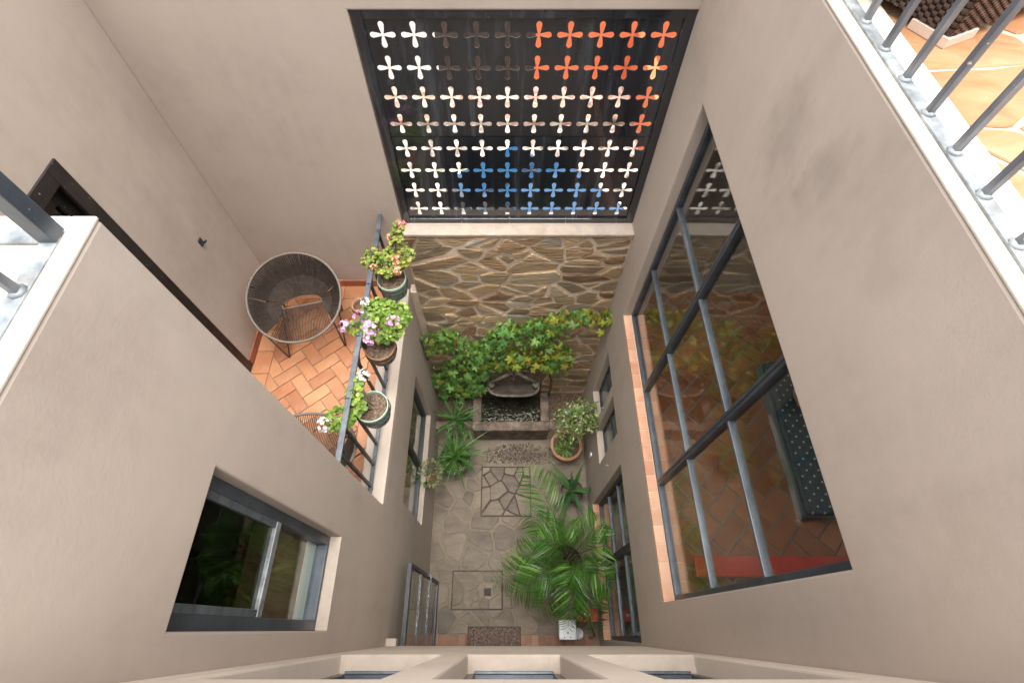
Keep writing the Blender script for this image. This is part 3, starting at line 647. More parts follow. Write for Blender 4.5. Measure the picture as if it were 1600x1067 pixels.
for (x, y) in ((1.46, .37), (1.46, .43), (2.83, .37), (2.83, .43)): obj('leg', B(x - .03, x + .03, y - .018, y + .018, 2.811, 2.94), m_red, t)
# shrouded chair in the ground-floor room
ch = MB(); g = random.Random(4)
nx, ny = 14, 14
for i in range(nx + 1):
    for j in range(ny + 1):
        a, b_ = i / nx * 2 - 1, j / ny * 2 - 1; r_ = max(abs(a), abs(b_)); h = 0.78 * (1 - max(0, r_ - .55) / .45) ** .7 if r_ < 1 else 0
        h = max(h, 0.0) + (0.25 if b_ > .25 and r_ < .8 else 0); ch.v.append((1.85 + a * .42 + .03 * math.sin(9 * b_), .32 + b_ * .4 + .03 * math.sin(8 * a), max(.004, h * (1 + .06 * math.sin(7 * a + 5 * b_)))))
for i in range(nx):
    for j in range(ny): q = i * (ny + 1) + j; ch.f.append((q, q + ny + 1, q + ny + 2, q + 1))
ch.f.append(tuple([i * (ny + 1) for i in range(nx + 1)] + [nx * (ny + 1) + j for j in range(1, ny + 1)] + [i * (ny + 1) + ny for i in range(nx - 1, -1, -1)] + [j for j in range(ny - 1, 0, -1)])[::-1])
props(obj('covered_armchair', ch, m_cloth, smooth=True), 'armchair under a grey dust sheet behind the ground-floor window', 'armchair')

# roof terrace, right
rt = obj('roof_terrace', B(XR + .181, 6.0, -4, YB, ROOF - .20, ROOF - .003), m_ochrej, kind='structure')
rt.location.z += 0
obj('kerb', B(XR - .0005, 1.163, -4, YB + .004, ROOF + .004, ROOF + .016), m_cream, rt, bevel=0.004)
obj('border', B(1.163, 1.292, -4, YB, ROOF + .0045, ROOF + .012), m_cream, rt)
rg = random.Random(12)
for p in crazy((1.296, 2.75, 0.2, 2.9), 60, 1.1, 0.014, rg, jit=0.01, mind=0.7):
    obj('flagstone', MB().prism(p, ROOF - .02, ROOF + .001 + rg.uniform(0, .002), 0.003, FLOOR), m_ochre, rt)
def railing(name, label, pts, post_at, corner=None, z0=ROOF + .012, h=0.86):
    t = thing(name, label, 'railing', (*pts[0], z0))
    for a, b_ in zip(pts, pts[1:]):
        if abs(a[0] - b_[0]) < 1e-6: lo, hi = min(a[1], b_[1]), max(a[1], b_[1]); bb = (a[0] - .021, a[0] + .021, lo, hi)
        else: lo, hi = min(a[0], b_[0]), max(a[0], b_[0]); bb = (lo, hi, a[1] - .021, a[1] + .021)
        obj('base_plate', B(*bb, z0, z0 + .009), m_steel_l, t, bevel=0.002)
        obj('handrail', B(*bb, z0 + h, z0 + h + .02), m_rail, t, bevel=0.003)
    for (x, y) in post_at:
        p = obj('baluster', B(x - .0098, x + .0098, y - .0098, y + .0098, z0 + .009, z0 + h), m_rail, t, bevel=0.002)
        obj('weld', MB().ball((x, y, z0 + .010), .021, 8, 4, 1, 1, .45), m_steel_l, p, True)
    if corner:
        x, y = corner; obj('corner_post', B(x - .022, x + .022, y - .022, y + .022, z0 + .009, z0 + h), m_steel, t, bevel=0.003)
railing('terrace_railing', 'grey steel railing of square bars on the right roof terrace edge', [(1.190, -1.2), (1.190, YB - .05)], [(1.190, 0.775 + .161 * k) for k in range(-9, 14)])
# wicker seat on that terrace
t = thing('wicker_ottoman', 'dark brown woven wicker seat on the ochre roof terrace', 'ottoman', (1.62, 1.95, ROOF))
ang = R(27); ca, sa = math.cos(ang), math.sin(ang); ox, oy = 1.405, 1.625
def OT(a, b_): return (ox + a * ca - b_ * sa, oy + a * sa + b_ * ca)
mbx = MB()
def obox(mb, a0, a1, b0, b1, z0, z1):
    q = [OT(a0, b0), OT(a1, b0), OT(a1, b1), OT(a0, b1)]
    mb.add([(x, y, z0) for x, y in q] + [(x, y, z1) for x, y in q], [(0, 3, 2, 1), (4, 5, 6, 7), (0, 1, 5, 4), (1, 2, 6, 5), (2, 3, 7, 6), (3, 0, 4, 7)]); return mb
LA, LB, HT = 0.62, 0.62, 0.40
obj('body', obox(MB(), .012, LA - .012, .012, LB - .012, ROOF + .03, ROOF + HT), m_wicker, t)
for (z, k) in ((0, 0),):
    wv = MB(); rows = 38
    for r_ in range(rows):
        zc = ROOF + .036 + r_ * (HT - .03) / rows; hh_ = (HT - .03) / rows * .42
        for side in range(2):
            nseg = 34
            for s_ in range(nseg):
                off = .012 if (s_ + r_) % 2 else .003
                a0, a1 = s_ * LA / nseg, (s_ + .96) * LA / nseg
                if side == 0: obox(wv, a0, a1, -off + .006, .016, zc, zc + 2 * hh_)
                else: obox(wv, -off + .006, .016, a0, a1, zc, zc + 2 * hh_)
    obj('weave', wv, m_wicker, t, kind='stuff')
ft = MB(); obox(ft, -.012, .13, -.012, -.002, ROOF + .004, ROOF + .032); obox(ft, -.012, -.002, -.002, .13, ROOF + .004, ROOF + .032); obox(ft, -.002, .13, -.002, .13, ROOF + .004, ROOF + .029)
obj('foot', ft, m_foot, t)
for (a, b_) in ((LA - .12, -.005), (-.005, LB - .12), (LA - .12, LB - .12)): obj('foot', obox(MB(), a, a + .125, b_, b_ + .125, ROOF + .004, ROOF + .03), m_foot, t)
obj('seat_cushion', obox(MB(), .02, LA - .02, .02, LB - .02, ROOF + HT, ROOF + HT + .09), m_beige, t, bevel=0.02)

# ------------------------------------------------------------------ left house: block, windows, terrace, balcony
lh = thing('left_house', 'taupe rendered house block on the left with a tall dark window', 'house', (XL - .1, 0.3, 0))
YK = 0.87
LW = (-0.005, 0.485, 3.82, 5.315); LG = (1.06, 2.43, 0.90, 2.12)
obj('wall', wall_mesh('x', XL - .2, XL, -1.6, YS + .035, 0, ROOF + .004, [(YK, YS + .035, BAL + .07, ROOF + .1), LW, LG]), m_wall, lh, bevel=0.009)
obj('wall', wall_mesh('y', YK - .2, YK, -4.5, XL - .2, BAL - .2, ROOF + .004), m_wall, lh)
obj('beam_end', B(XL, XL + .085, YN, YN + .055, 2.15, 2.24), m_sill, lh, bevel=0.004)
obj('drain_pipe', MB().tube([(XL + .002, 2.86, 2.16), (XL + .028, 2.86, 2.15), (XL + .028, 2.86, 1.72), (XL + .03, 2.85, 1.68)], .014, 8), m_cable, lh, True)
# tall sliding window (upper sash in front)
y0, y1, z0, z1 = LW; xg = XL - .10
f = MB(); b = .05
f.box(xg - .035, xg + .035, y0, y0 + b, z0 + .012, z1); f.box(xg - .035, xg + .035, y1 - b, y1, z0 + .012, z1); f.box(xg - .035, xg + .035, y0 + b, y1 - b, z0 + .012, z0 + .045); f.box(xg - .035, xg + .035, y0 + b, y1 - b, z1 - .03, z1)
wn = obj('window', f, m_steel, lh, bevel=0.003)
zs_ = 4.60
f = MB(); xa, xb = xg + .002, xg + .034
f.box(xa, xb, y0 + b, y0 + b + .03, zs_, z1 - .03); f.box(xa, xb, y1 - b - .03, y1 - b, zs_, z1 - .03); f.box(xa, xb, y0 + b + .03, y1 - b - .03, z1 - .06, z1 - .03)
obj('sash', f, m_steel_g, wn, bevel=0.003)
obj('meeting_rail', B(xa, xb + .004, y0 + b, y1 - b, zs_ - .045, zs_ - .001), m_steel_l, wn, bevel=0.004)
obj('pane', B(xg + .014, xg + .019, y0 + b + .03, y1 - b - .03, zs_, z1 - .06), m_glass_dark, wn)
obj('pane', B(xg - .018, xg - .013, y0 + b, y1 - b, z0 + .045, zs_ - .02), m_glass, wn)
obj('sill', B(xg + .036, XL + .002, y0 + .001, y1 - .001, z0 - .001, z0 + .012), m_sill, wn)
obj('blind', B(xg - .034, xg - .03, y0 + .02, y1 - .02, z0 + .05, z0 + .19), m_blind, wn)
obj('curtain', B(xg - .085, xg - .075, y0 - .05, y1 + .05, z0 + .0, zs_ - .02), m_browncurt, wn)
# wide ground-floor window
y0, y1, z0, z1 = LG; xg = XL - .09; f = MB(); b = .045
f.box(xg - .03, xg + .03, y0, y0 + b, z0 + .012, z1); f.box(xg - .03, xg + .03, y1 - b, y1, z0 + .012, z1); f.box(xg - .03, xg + .03, y0 + b, y1 - b, z0 + .012, z0 + .06); f.box(xg - .03, xg + .03, y0 + b, y1 - b, z1 - .05, z1)
wn = obj('window', f, m_iron, lh)
obj('mullion', B(xg - .028, xg + .034, 1.72, 1.765, z0 + .06, z1 - .05), m_iron, wn)
obj('sash', MB().box(xg + .03, xg + .05, y0 + b, 1.72, z1 - .11, z1 - .05).box(xg + .03, xg + .05, 1.765, y1 - b, z1 - .11, z1 - .05), m_steel, wn)
for (a, c) in ((y0 + b, 1.72), (1.765, y1 - b)): obj('pane', B(xg - .003, xg + .003, a, c, z0 + .06, z1 - .05), m_glass, wn)
obj('sill', B(xg + .031, XL + .002, y0 + .001, y1 - .001, z0 - .001, z0 + .012), m_sill, wn)
obj('curtain', B(xg - .10, xg - .085, y0 - .1, y1 + .1, z0 - .2, z1 + .1), m_pinkcurt, wn)
# rooms behind
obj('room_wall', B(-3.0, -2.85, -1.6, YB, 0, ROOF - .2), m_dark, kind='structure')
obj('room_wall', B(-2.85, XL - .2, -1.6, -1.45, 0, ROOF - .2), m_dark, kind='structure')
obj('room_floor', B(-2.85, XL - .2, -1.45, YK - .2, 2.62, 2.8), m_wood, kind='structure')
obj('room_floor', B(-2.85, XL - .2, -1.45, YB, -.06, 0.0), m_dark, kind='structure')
# left roof terrace
lt = obj('roof_terrace', B(-6, XL - .201, -4, YK - .201, ROOF - .2, ROOF - .003), m_cream, kind='structure')
obj('kerb', MB().box(XL - .062, XL + .0005, -4, YK + .0005, ROOF + .004, ROOF + .016).box(-6, XL - .062, YK - .062, YK + .0005, ROOF + .004, ROOF + .016), m_cream, lt, bevel=0.004)
obj('border', MB().box(-6, XL - .062, -4, YK - .062, ROOF + .0045, ROOF + .012), m_cream, lt)
railing('terrace_railing', 'grey steel railing corner with thick post on the left roof terrace', [(-6, .800), (-1.072, .800), (-1.072, -1.2)], [(-1.072, .800 - .161 * k) for k in range(1, 12)] + [(-1.072 - .161 * k, .8) for k in range(1, 10)], (-1.072, .800))

# balcony side wall with its door
bs = thing('balcony_side_wall', 'taupe rendered wall left of the balcony with a black door', 'wall', (-2.5, 2, BAL))
DR = (0.95, 2.155, BAL, 5.21); XD = -2.42
obj('wall', wall_mesh('x', XD - .2, XD, YK, YB, BAL - .2, 6.35, [DR]), m_wall, bs, bevel=0.009)
f = MB(); y0, y1, z0, z1 = DR; b = .06
f.box(XD - .13, XD - .012, y0, y0 + b, z0, z1); f.box(XD - .13, XD - .012, y1 - b, y1, z0, z1); f.box(XD - .13, XD - .012, y0 + b, y1 - b, z1 - b, z1)
dr = obj('door', f, m_door, bs, bevel=0.003)
f = MB()
for (ya, yb) in ((y0 + b, (y0 + y1) / 2), ((y0 + y1) / 2, y1 - b)):
    f = MB(); k = .07; xa, xb = XD - .10, XD - .055
    f.box(xa, xb, ya + .003, ya + k, z0 + .01, z1 - b - .004); f.box(xa, xb, yb - k, yb - .003, z0 + .01, z1 - b - .004)
    for (p, q) in ((z0 + .01, z0 + .35), (3.9, 3.98), (z1 - b - .12, z1 - b - .004)): f.box(xa, xb, ya + k, yb - k, p, q)
    obj('leaf', f, m_door, dr, bevel=0.003)
    obj('pane', B(xa + .02, xa + .025, ya + k, yb - k, z0 + .35, 3.9), m_glass_dark, dr); obj('pane', B(xa + .02, xa + .025, ya + k, yb - k, 3.98, z1 - b - .12), m_glass_dark, dr)
obj('architrave', MB().box(XD - .012, XD + .012, y1 - .085, y1 + .012, z0, z1 + .012).box(XD - .012, XD + .012, y0 - .012, y0 + .085, z0, z1 + .012).box(XD - .012, XD + .012, y0 + .085, y1 - .085, z1 - .085, z1 + .012), m_door, dr, bevel=0.004)
obj('hinge', MB().tube([(XD - .008, y1 - .03, 3.35), (XD - .008, y1 - .03, 3.43)], .011, 8), m_iron, dr); obj('hinge', MB().tube([(XD - .008, y1 - .03, 4.55), (XD - .008, y1 - .03, 4.63)], .011, 8), m_iron, dr)
obj('wall_hook', MB().tube([(XD, 2.64, 4.03), (XD + .04, 2.64, 4.03), (XD + .055, 2.64, 4.05)], .009, 6).box(XD, XD + .012, 2.62, 2.66, 4.0, 4.06), m_iron, bs)
obj('room_wall', B(-3.0, -2.62, YK - .2, YB, BAL - .2, BAL), m_dark, kind='structure')

# balcony slab, tiles, kerb
bc = thing('balcony', 'small balcony paved with terracotta bricks in herringbone', 'balcony', (-1.7, 2.0, BAL))
obj('slab', B(XD, XL - .2, YK, YB, BAL - .2, BAL - .012), m_grout, bc)
obj('kerb', B(XL - .2, XL + .006, YK + .001, YS + .03, BAL - .02, BAL + .072), m_wall_k, bc, bevel=0.006)
IX0, IX1, IY0, IY1 = XD + .02, XL - .205, YK + .004, YB - .02
bwid = 0.165
for p in herringbone((IX0 + bwid, IX1 - .115, IY0, IY1 - bwid), 0.235, 0.1175, R(40), 0.007):
    obj('tile', MB().prism(p, BAL - .02, BAL - .001 + rnd.uniform(0, .0015), 0.003, FLOOR), m_terra, bc)
yy = IY0
while yy < IY1 - bwid - .05:
    L_ = min(.24, IY1 - bwid - yy); obj('tile', B(IX0, IX0 + bwid - .006, yy + .003, yy + L_ - .003, BAL - .02, BAL - .0005), m_terra, bc, bevel=0.003)
    obj('tile', B(IX1 - .11, IX1, yy + .003, yy + L_ - .003, BAL - .02, BAL - .0005), m_terra, bc, bevel=0.003); yy += L_
xx = IX0
while xx < IX1 - .02:
    L_ = min(.24, IX1 - xx); obj('tile', B(xx + .003, xx + L_ - .003, IY1 - bwid + .003, IY1, BAL - .02, BAL - .0005), m_terra, bc, bevel=0.003); xx += L_
m_base = MAT('dark terracotta skirting', [(0.1, (0.30, 0.095, 0.045)), (0.9, (0.42, 0.16, 0.085))], scale=6, rough=0.5, pick=.4, vary=.25)
yy = DR[1] + .014
while yy < YB - .04:
    L_ = min(.24, YB - .02 - yy); obj('skirting_tile', B(XD + .001, XD + .018, yy + .002, yy + L_ - .002, BAL - .01, BAL + .085), m_base, bc, bevel=0.003); yy += .24
xx = XD + .02
while xx < XL - .22:
    L_ = min(.24, XL - .205 - xx); obj('skirting_tile', B(xx + .002, xx + L_ - .002, YB - .018, YB - .001, BAL - .01, BAL + .085), m_base, bc, bevel=0.003); xx += .24

# balcony railing
XRL = -1.10
br = thing('balcony_railing', 'black wrought-iron balcony railing with slate blue handrail', 'railing', (XRL, 2, BAL + .07))
obj('handrail', B(XRL - .02, XRL + .02, YK + .002, YB - .16, 3.825, 3.845), m_bluebar, br, bevel=0.003)
obj('handrail_bracket', MB().bar((XRL, YB - .16, 3.835), (XRL, YB - .001, 3.86), .035, .012), m_bluebar, br)
obj('bottom_rail', B(XRL - .016, XRL + .016, YK + .002, YB - .16, BAL + .115, BAL + .127), m_bluebar, br, bevel=0.002)
ny_ = 12
for k in range(ny_):
    y = 1.0 + k * .176
    p = obj('baluster', B(XRL - .0105, XRL + .0105, y - .0105, y + .0105, BAL + .127, 3.825), m_iron, br)
    obj('collar', MB().ball((XRL, y, 3.55 if k % 2 else 3.62), .017, 8, 5, 1, 1, 1.1), m_iron, p, True)
    if k % 2 == 0 and k < ny_ - 1:
        y2 = y + .176; pa = [(XRL, y + (y2 - y) * (.5 - .5 * math.cos(a)), 3.62 + .17 * math.sin(a)) for a in [i * math.pi / 10 for i in range(11)]]
        obj('scroll', MB().tube(pa, .006, 6), m_iron, br, True)
for y in (0.99, 1.97, 2.94):
    if y < 2.95: obj('foot', B(XRL - .01, XRL + .01, y - .01, y + .01, BAL + .07, BAL + .115), m_iron, br)

# ------------------------------------------------------------------ house below the camera
nh = thing('near_house', 'taupe rendered house wall at the bottom with three recessed windows', 'house', (0.06, YN, 2.15))
NW = [(-0.89, -0.355), (-0.21, 0.285), (0.44, 1.005)]; NZ0, NZ1 = 3.85, 5.36
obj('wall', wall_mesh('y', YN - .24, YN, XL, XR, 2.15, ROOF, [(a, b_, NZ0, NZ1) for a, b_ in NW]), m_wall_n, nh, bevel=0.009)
for a, b_ in NW:
    yg = YN - .115; f = MB(); k = .04
    f.box(a, a + k, yg - .03, yg + .03, NZ0 + .012, NZ1); f.box(b_ - k, b_, yg - .03, yg + .03, NZ0 + .012, NZ1); f.box(a + k, b_ - k, yg - .03, yg + .03, NZ0 + .012, NZ0 + .055); f.box(a + k, b_ - k, yg - .03, yg + .03, NZ1 - .04, NZ1)
    wn = obj('window', f, m_steel, nh, bevel=0.003)
    obj('transom', B(a + k, b_ - k, yg - .022, yg + .026, 4.55, 4.59), m_steel_g, wn, bevel=0.003)
    obj('rail', B(a + k, b_ - k, yg + .031, yg + .045, NZ0 + .02, NZ0 + .05), m_steel_g, wn, bevel=0.003)
    for (p, q) in ((NZ0 + .055, 4.55), (4.59, NZ1 - .04)): obj('pane', B(a + k, b_ - k, yg - .003, yg + .003, p, q), m_glass_dark, wn)
    obj('sill', B(a + .001, b_ - .001, yg + .031, YN + .002, NZ0 - .001, NZ0 + .012), m_sill, wn)
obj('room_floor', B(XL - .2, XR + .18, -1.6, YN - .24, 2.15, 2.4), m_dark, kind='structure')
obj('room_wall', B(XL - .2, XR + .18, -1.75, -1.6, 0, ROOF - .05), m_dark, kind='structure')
obj('roof_terrace', B(XL - .003, XR + .003, -4, YN - .24, ROOF - .2, ROOF - .002), m_cream, kind='structure')
# open glazed door leaf
dl = thing('glazed_door', 'open steel-framed glass door leaf beside the left wall at the bottom', 'door', (-0.885, .2, 0))
xg = -0.885; f = MB(); ya, yb = YN - .16, 0.53
f.box(xg - .02, xg + .02, ya, yb - .035, 2.04, 2.10); f.box(xg - .02, xg + .02, ya, yb - .035, 0.025, 0.11); f.box(xg - .02, xg + .02, yb - .035, yb, 0.025, 2.10); f.box(xg - .02, xg + .02, ya - .035, ya, 0.025, 2.10)
obj('frame', f, m_iron, dl, bevel=0.003)
for z in (0.74, 1.40): obj('glazing_bar', B(xg - .014, xg + .014, ya, yb - .035, z - .009, z + .009), m_iron, dl, bevel=0.002)
for (p, q) in ((.11, .728), (.752, 1.388), (1.412, 2.04)): obj('pane', B(xg - .003, xg + .003, ya, yb - .035, p, q), m_glass, dl)
obj('handle', MB().tube([(xg + .02, yb - .018, 1.04), (xg + .055, yb - .018, 1.04), (xg + .055, yb - .10, 1.04)], .008, 8), m_steel_l, dl, True)

# ------------------------------------------------------------------ fountain and planters
fo = thing('wall_fountain', 'mossy carved stone wall fountain with dark basin and scrolled spout shelf', 'fountain', (.06, 2.7, 0))
BX0, BX1, BY0, BZ = -0.47, 0.585, 2.405, 0.45
f = MB(); f.box(BX0, BX1, BY0, BY0 + .115, 0, BZ - .05); f.box(BX0, BX0 + .105, BY0 + .115, YS + .03, 0, BZ - .05); f.box(BX1 - .105, BX1, BY0 + .115, YS + .03, 0, BZ - .05)
obj('basin', f, m_cantera, fo, bevel=0.01)
for bb in ((BX0 - .012, BX1 + .012, BY0 - .016, BY0 + .118), (BX0 - .012, BX0 + .108, BY0 + .121, YS), (BX1 - .108, BX1 + .012, BY0 + .121, YS)):
    obj('coping', B(*bb, BZ - .05, BZ), m_cantera, fo, bevel=0.012)
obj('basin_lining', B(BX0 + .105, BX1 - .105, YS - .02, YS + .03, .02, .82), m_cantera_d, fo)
wm = MB(); nx, ny = 44, 24; x0, x1, y0, y1 = BX0 + .105, BX1 - .105, BY0 + .115, YS - .02
for i in range(nx + 1):
    for j in range(ny + 1):
        x, y = x0 + (x1 - x0) * i / nx, y0 + (y1 - y0) * j / ny; wm.v.append((x, y, .33 + .004 * noise.noise(Vector((x * 22, y * 22, 0)))))
for i in range(nx):
    for j in range(ny): q = i * (ny + 1) + j; wm.f.append((q, q + ny + 1, q + ny + 2, q + 1))
obj('water', wm, m_water, fo, True)
db = MB(); g = random.Random(8)
for k in range(170):
    x, y = g.uniform(x0 + .02, x1 - .03), y0 + .02 + abs(g.gauss(0, .11))
    if y > y1 - .1: continue
    a = g.uniform(0, 6.3); L_ = g.uniform(.008, .022); c_, s_ = math.cos(a) * L_, math.sin(a) * L_ * .5
    db.add([(x - c_, y - s_, .338), (x + s_ * .8, y - c_ * .4, .3385), (x + c_, y + s_, .338), (x - s_ * .8, y + c_ * .4, .3395)], [(0, 1, 2, 3)])
obj('floating_leaves', db, MAT('fallen leaf', [(0.1, (.12, .1, .05)), (.9, (.34, .3, .18))], pick=.9, island=True, vary=.4, rough=.8), fo, kind='stuff')
# carved back panel, shell shelf and scrolls
obj('back_panel', B(-0.33, 0.47, YS - .055, YS + .03, .82, 1.42), m_cantera, fo, bevel=0.02)
sh = MB(); cx = .09; ns = 20
prof = [(0.30, -.10), (0.335, -.03), (0.345, .0), (0.345, .035), (0.315, .035), (0.295, .005), (0.24, -.02)]
for (r_, z) in prof:
    for k in range(ns + 1):
        a = math.pi + math.pi * k / ns; e = .55
        ca_, sa_ = math.cos(a), math.sin(a); sh.v.append((cx + r_ * math.copysign(abs(ca_) ** e, ca_), YS - .05 + (r_ - .10) * math.copysign(abs(sa_) ** e, sa_) * .85, .86 + z))
for i in range(len(prof) - 1):
    for k in range(ns): sh.f.append((i * (ns + 1) + k, i * (ns + 1) + k + 1, (i + 1) * (ns + 1) + k + 1, (i + 1) * (ns + 1) + k))
sh.f.append(tuple((len(prof) - 1) * (ns + 1) + k for k in range(ns + 1))); sh.f.append(tuple(k for k in range(ns + 1))[::-1])
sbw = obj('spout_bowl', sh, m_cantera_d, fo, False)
obj('bowl_rim', MB().tube([tuple(Vector(sh.v[3 * (ns + 1) + k]) + Vector((0, 0, .004))) for k in range(ns + 1)], .016, 6), m_limestone, sbw, True)
for s_ in (-1, 1):
    pa = [(cx + s_ * (.02 + .29 * t), YS - .09 - .03 * math.sin(t * 3.1), 1.26 - .30 * t ** 1.8) for t in [i / 14 for i in range(15)]]
    pa += [(cx + s_ * (.31 - .035 * math.sin(a)), YS - .10, .91 + .0 + .03 * (math.cos(a) - 1)) for a in (.6, 1.2, 1.9, 2.6)]
    obj('scroll', MB().tube(pa, .03, 8, r_end=.02), m_limestone, fo, True)
    obj('volute', MB().lathe([(.005, -.035), (.045, -.035), (.045, .03), (.02, .035)], (cx + s_ * .30, YS - .12, .945), 14), m_limestone, fo, True)
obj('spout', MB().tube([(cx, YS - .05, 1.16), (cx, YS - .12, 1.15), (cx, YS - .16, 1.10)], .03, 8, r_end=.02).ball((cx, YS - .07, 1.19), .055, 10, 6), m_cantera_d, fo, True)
obj('cornice', B(-0.24, 0.42, YS - .10, YS - .055, 1.27, 1.32), m_cantera, fo, bevel=0.01)

def planter(name, label, x0, x1):
    t = thing(name, label, 'planter', ((x0 + x1) / 2, 2.7, 0))
    f = MB(); f.box(x0, x1, 2.425, 2.51, 0, .40)
    obj('front_wall', f, m_mortar, t); obj('coping', B(x0, x1, 2.415, 2.535, .40, .43), m_cantera, t, bevel=0.008)
    obj('soil', B(x0, x1, 2.51, YS + .03, 0, .36), m_soil, t)
    return t
planter('raised_planter', 'raised stone planter left of the fountain under the creeper', XL + .001, BX0 - .001)
planter('raised_planter', 'raised stone planter right of the fountain behind the potted tree', BX1 + .001, XR - .001)

# ------------------------------------------------------------------ foliage helpers
def blade(L, W_, fold=.25, droop=.25, segs=3):
    mb = MB()
    ws = {3: (0, 1, .72, 0), 4: (0, .8, 1, .6, 0), 2: (0, 1, 0)}[segs]
    mid = []; lt_ = []; rt_ = []
    for i in range(segs + 1):
        t = i / segs; y = L * t; z = -droop * L * t * t; w_ = ws[i] * W_ / 2
        mid.append(len(mb.v)); mb.v.append((0, y, z))
        if 0 < i < segs:
            lt_.append(len(mb.v)); mb.v.append((-w_, y, z + fold * w_)); rt_.append(len(mb.v)); mb.v.append((w_, y, z + fold * w_))
        else: lt_.append(mid[-1]); rt_.append(mid[-1])
    for i in range(segs):
        for s_, side in ((0, lt_), (1, rt_)):
            q = [mid[i], mid[i + 1], side[i + 1], side[i]]; q = list(dict.fromkeys(q)); mb.f.append(tuple(q if s_ else q[::-1]))
    return mb
def frame(pos, d, n):
    d = Vector(d).normalized(); n = Vector(n); x = d.cross(n)
    if x.length < 1e-4: x = d.cross(Vector((1, .3, .2)))
    x.normalize(); z = x.cross(d)
    return Matrix(((x.x, d.x, z.x, pos[0]), (x.y, d.y, z.y, pos[1]), (x.z, d.z, z.z, pos[2]), (0, 0, 0, 1)))
def rvec(g): 
    while True:
        v = Vector((g.uniform(-1, 1), g.uniform(-1, 1), g.uniform(-1, 1)))
        if .05 < v.length < 1: return v.normalized()

# creeper on the stone wall
vn = thing('creeper', 'leafy creeper trailing in green and yellow bands across the stone wall', 'climbing plant', (-0.3, YS - .05, .4))
g = random.Random(17)
BL = [  # x, z, rx, rz, weight, share of yellow
    (-0.78, 2.10, .17, .16, 12, .15), (-0.62, 2.22, .16, .10, 8, .35), (-0.55, 1.95, .18, .10, 9, .1), (-0.36, 1.86, .16, .13, 12, .05), (-0.16, 2.02, .18, .15, 16, .05),
    (0.02, 2.22, .20, .17, 18, .05), (0.22, 2.36, .22, .13, 18, .12), (0.42, 2.47, .20, .12, 16, .35), (0.66, 2.58, .20, .10, 14, .6), (0.90, 2.60, .20, .09, 12, .75), (1.05, 2.52, .10, .10, 5, .6),
    (0.50, 2.20, .16, .12, 10, .15), (0.36, 2.05, .14, .10, 7, .1), (-0.86, 1.90, .10, .10, 4, .7), (0.15, 1.72, .20, .14, 14, .75), (0.42, 1.72, .20, .16, 16, .7), (0.60, 1.52, .14, .14, 10, .45),
    (0.30, 1.50, .12, .08, 5, .8), (0.0, 1.50, .16, .08, 8, .85), (0.70, 1.80, .08, .14, 4, .6), (0.74, 1.50, .06, .16, 4, .9),
    (-0.28, 1.68, .18, .16, 14, .1), (-0.46, 1.60, .18, .18, 14, .2), (-0.20, 1.48, .16, .10, 9, .15), (-0.60, 1.40, .18, .20, 12, .1),
    (-0.76, 1.10, .24, .30, 30, .05), (-0.52, 1.02, .22, .30, 30, .08), (-0.66, .68, .24, .16, 18, .08), (-0.38, 1.18, .12, .14, 8, .15), (-0.86, .70, .10, .14, 6, .05), (-0.48, .74, .12, .12, 8, .1)]
def leaf5(L, W_):
    mb = MB()
    for (a, k) in ((0, 1), (48, .82), (-48, .82), (95, .55), (-95, .55)):
        b5 = blade(L * k, W_ * k, .18, .22)
        mb.add(b5.v, b5.f, Matrix.Rotation(R(-a), 4, 'Z') @ Matrix.Rotation(R(-8), 4, 'X'))
    return mb
LM = {}
for nm, mt in (('g', m_vine_g), ('y', m_vine_y)):
    LM[nm] = [mesh_of('creeper_leaf', leaf5(L, L * .38), mt) for L in (.078, .094, .112)]
def vine_spot(g):
    b_ = g.choices(BL, [q[4] for q in BL])[0]
    while True:
        a, c = g.uniform(-1, 1), g.uniform(-1, 1)
        if a * a + c * c < 1: break
    return max(XL + .04, min(XR - .03, b_[0] + a * b_[2] * 1.15)), b_[1] + c * b_[3] * 1.12, b_[5]
for k in range(285):
    x, z, yw = vine_spot(g); out = g.uniform(.05, .17)
    d = Vector((g.uniform(-.7, .7), -.45 + g.uniform(-.3, .2), -1 + g.uniform(-.2, .5))); nrm = Vector((g.uniform(-.4, .4), -.55, .85))
    m_ = frame((0, 0, 0), d, nrm)
    inst('leaf', g.choice(LM['y' if g.random() < yw else 'g']), vn, (x, YS - out, z), m_.to_quaternion())
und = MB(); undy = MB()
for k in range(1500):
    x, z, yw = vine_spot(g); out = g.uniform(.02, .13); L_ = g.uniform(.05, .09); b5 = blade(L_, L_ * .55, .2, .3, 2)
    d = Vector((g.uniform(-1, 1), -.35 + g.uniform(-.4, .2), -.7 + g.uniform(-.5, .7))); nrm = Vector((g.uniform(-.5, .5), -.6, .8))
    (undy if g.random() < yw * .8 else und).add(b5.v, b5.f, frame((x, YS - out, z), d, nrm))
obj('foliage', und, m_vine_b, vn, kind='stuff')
obj('yellowing_foliage', undy, LEAF('creeper undergrowth turning', (0.12, 0.18, 0.02), (0.22, 0.24, 0.025), (0.36, 0.28, 0.04)), vn, kind='stuff')
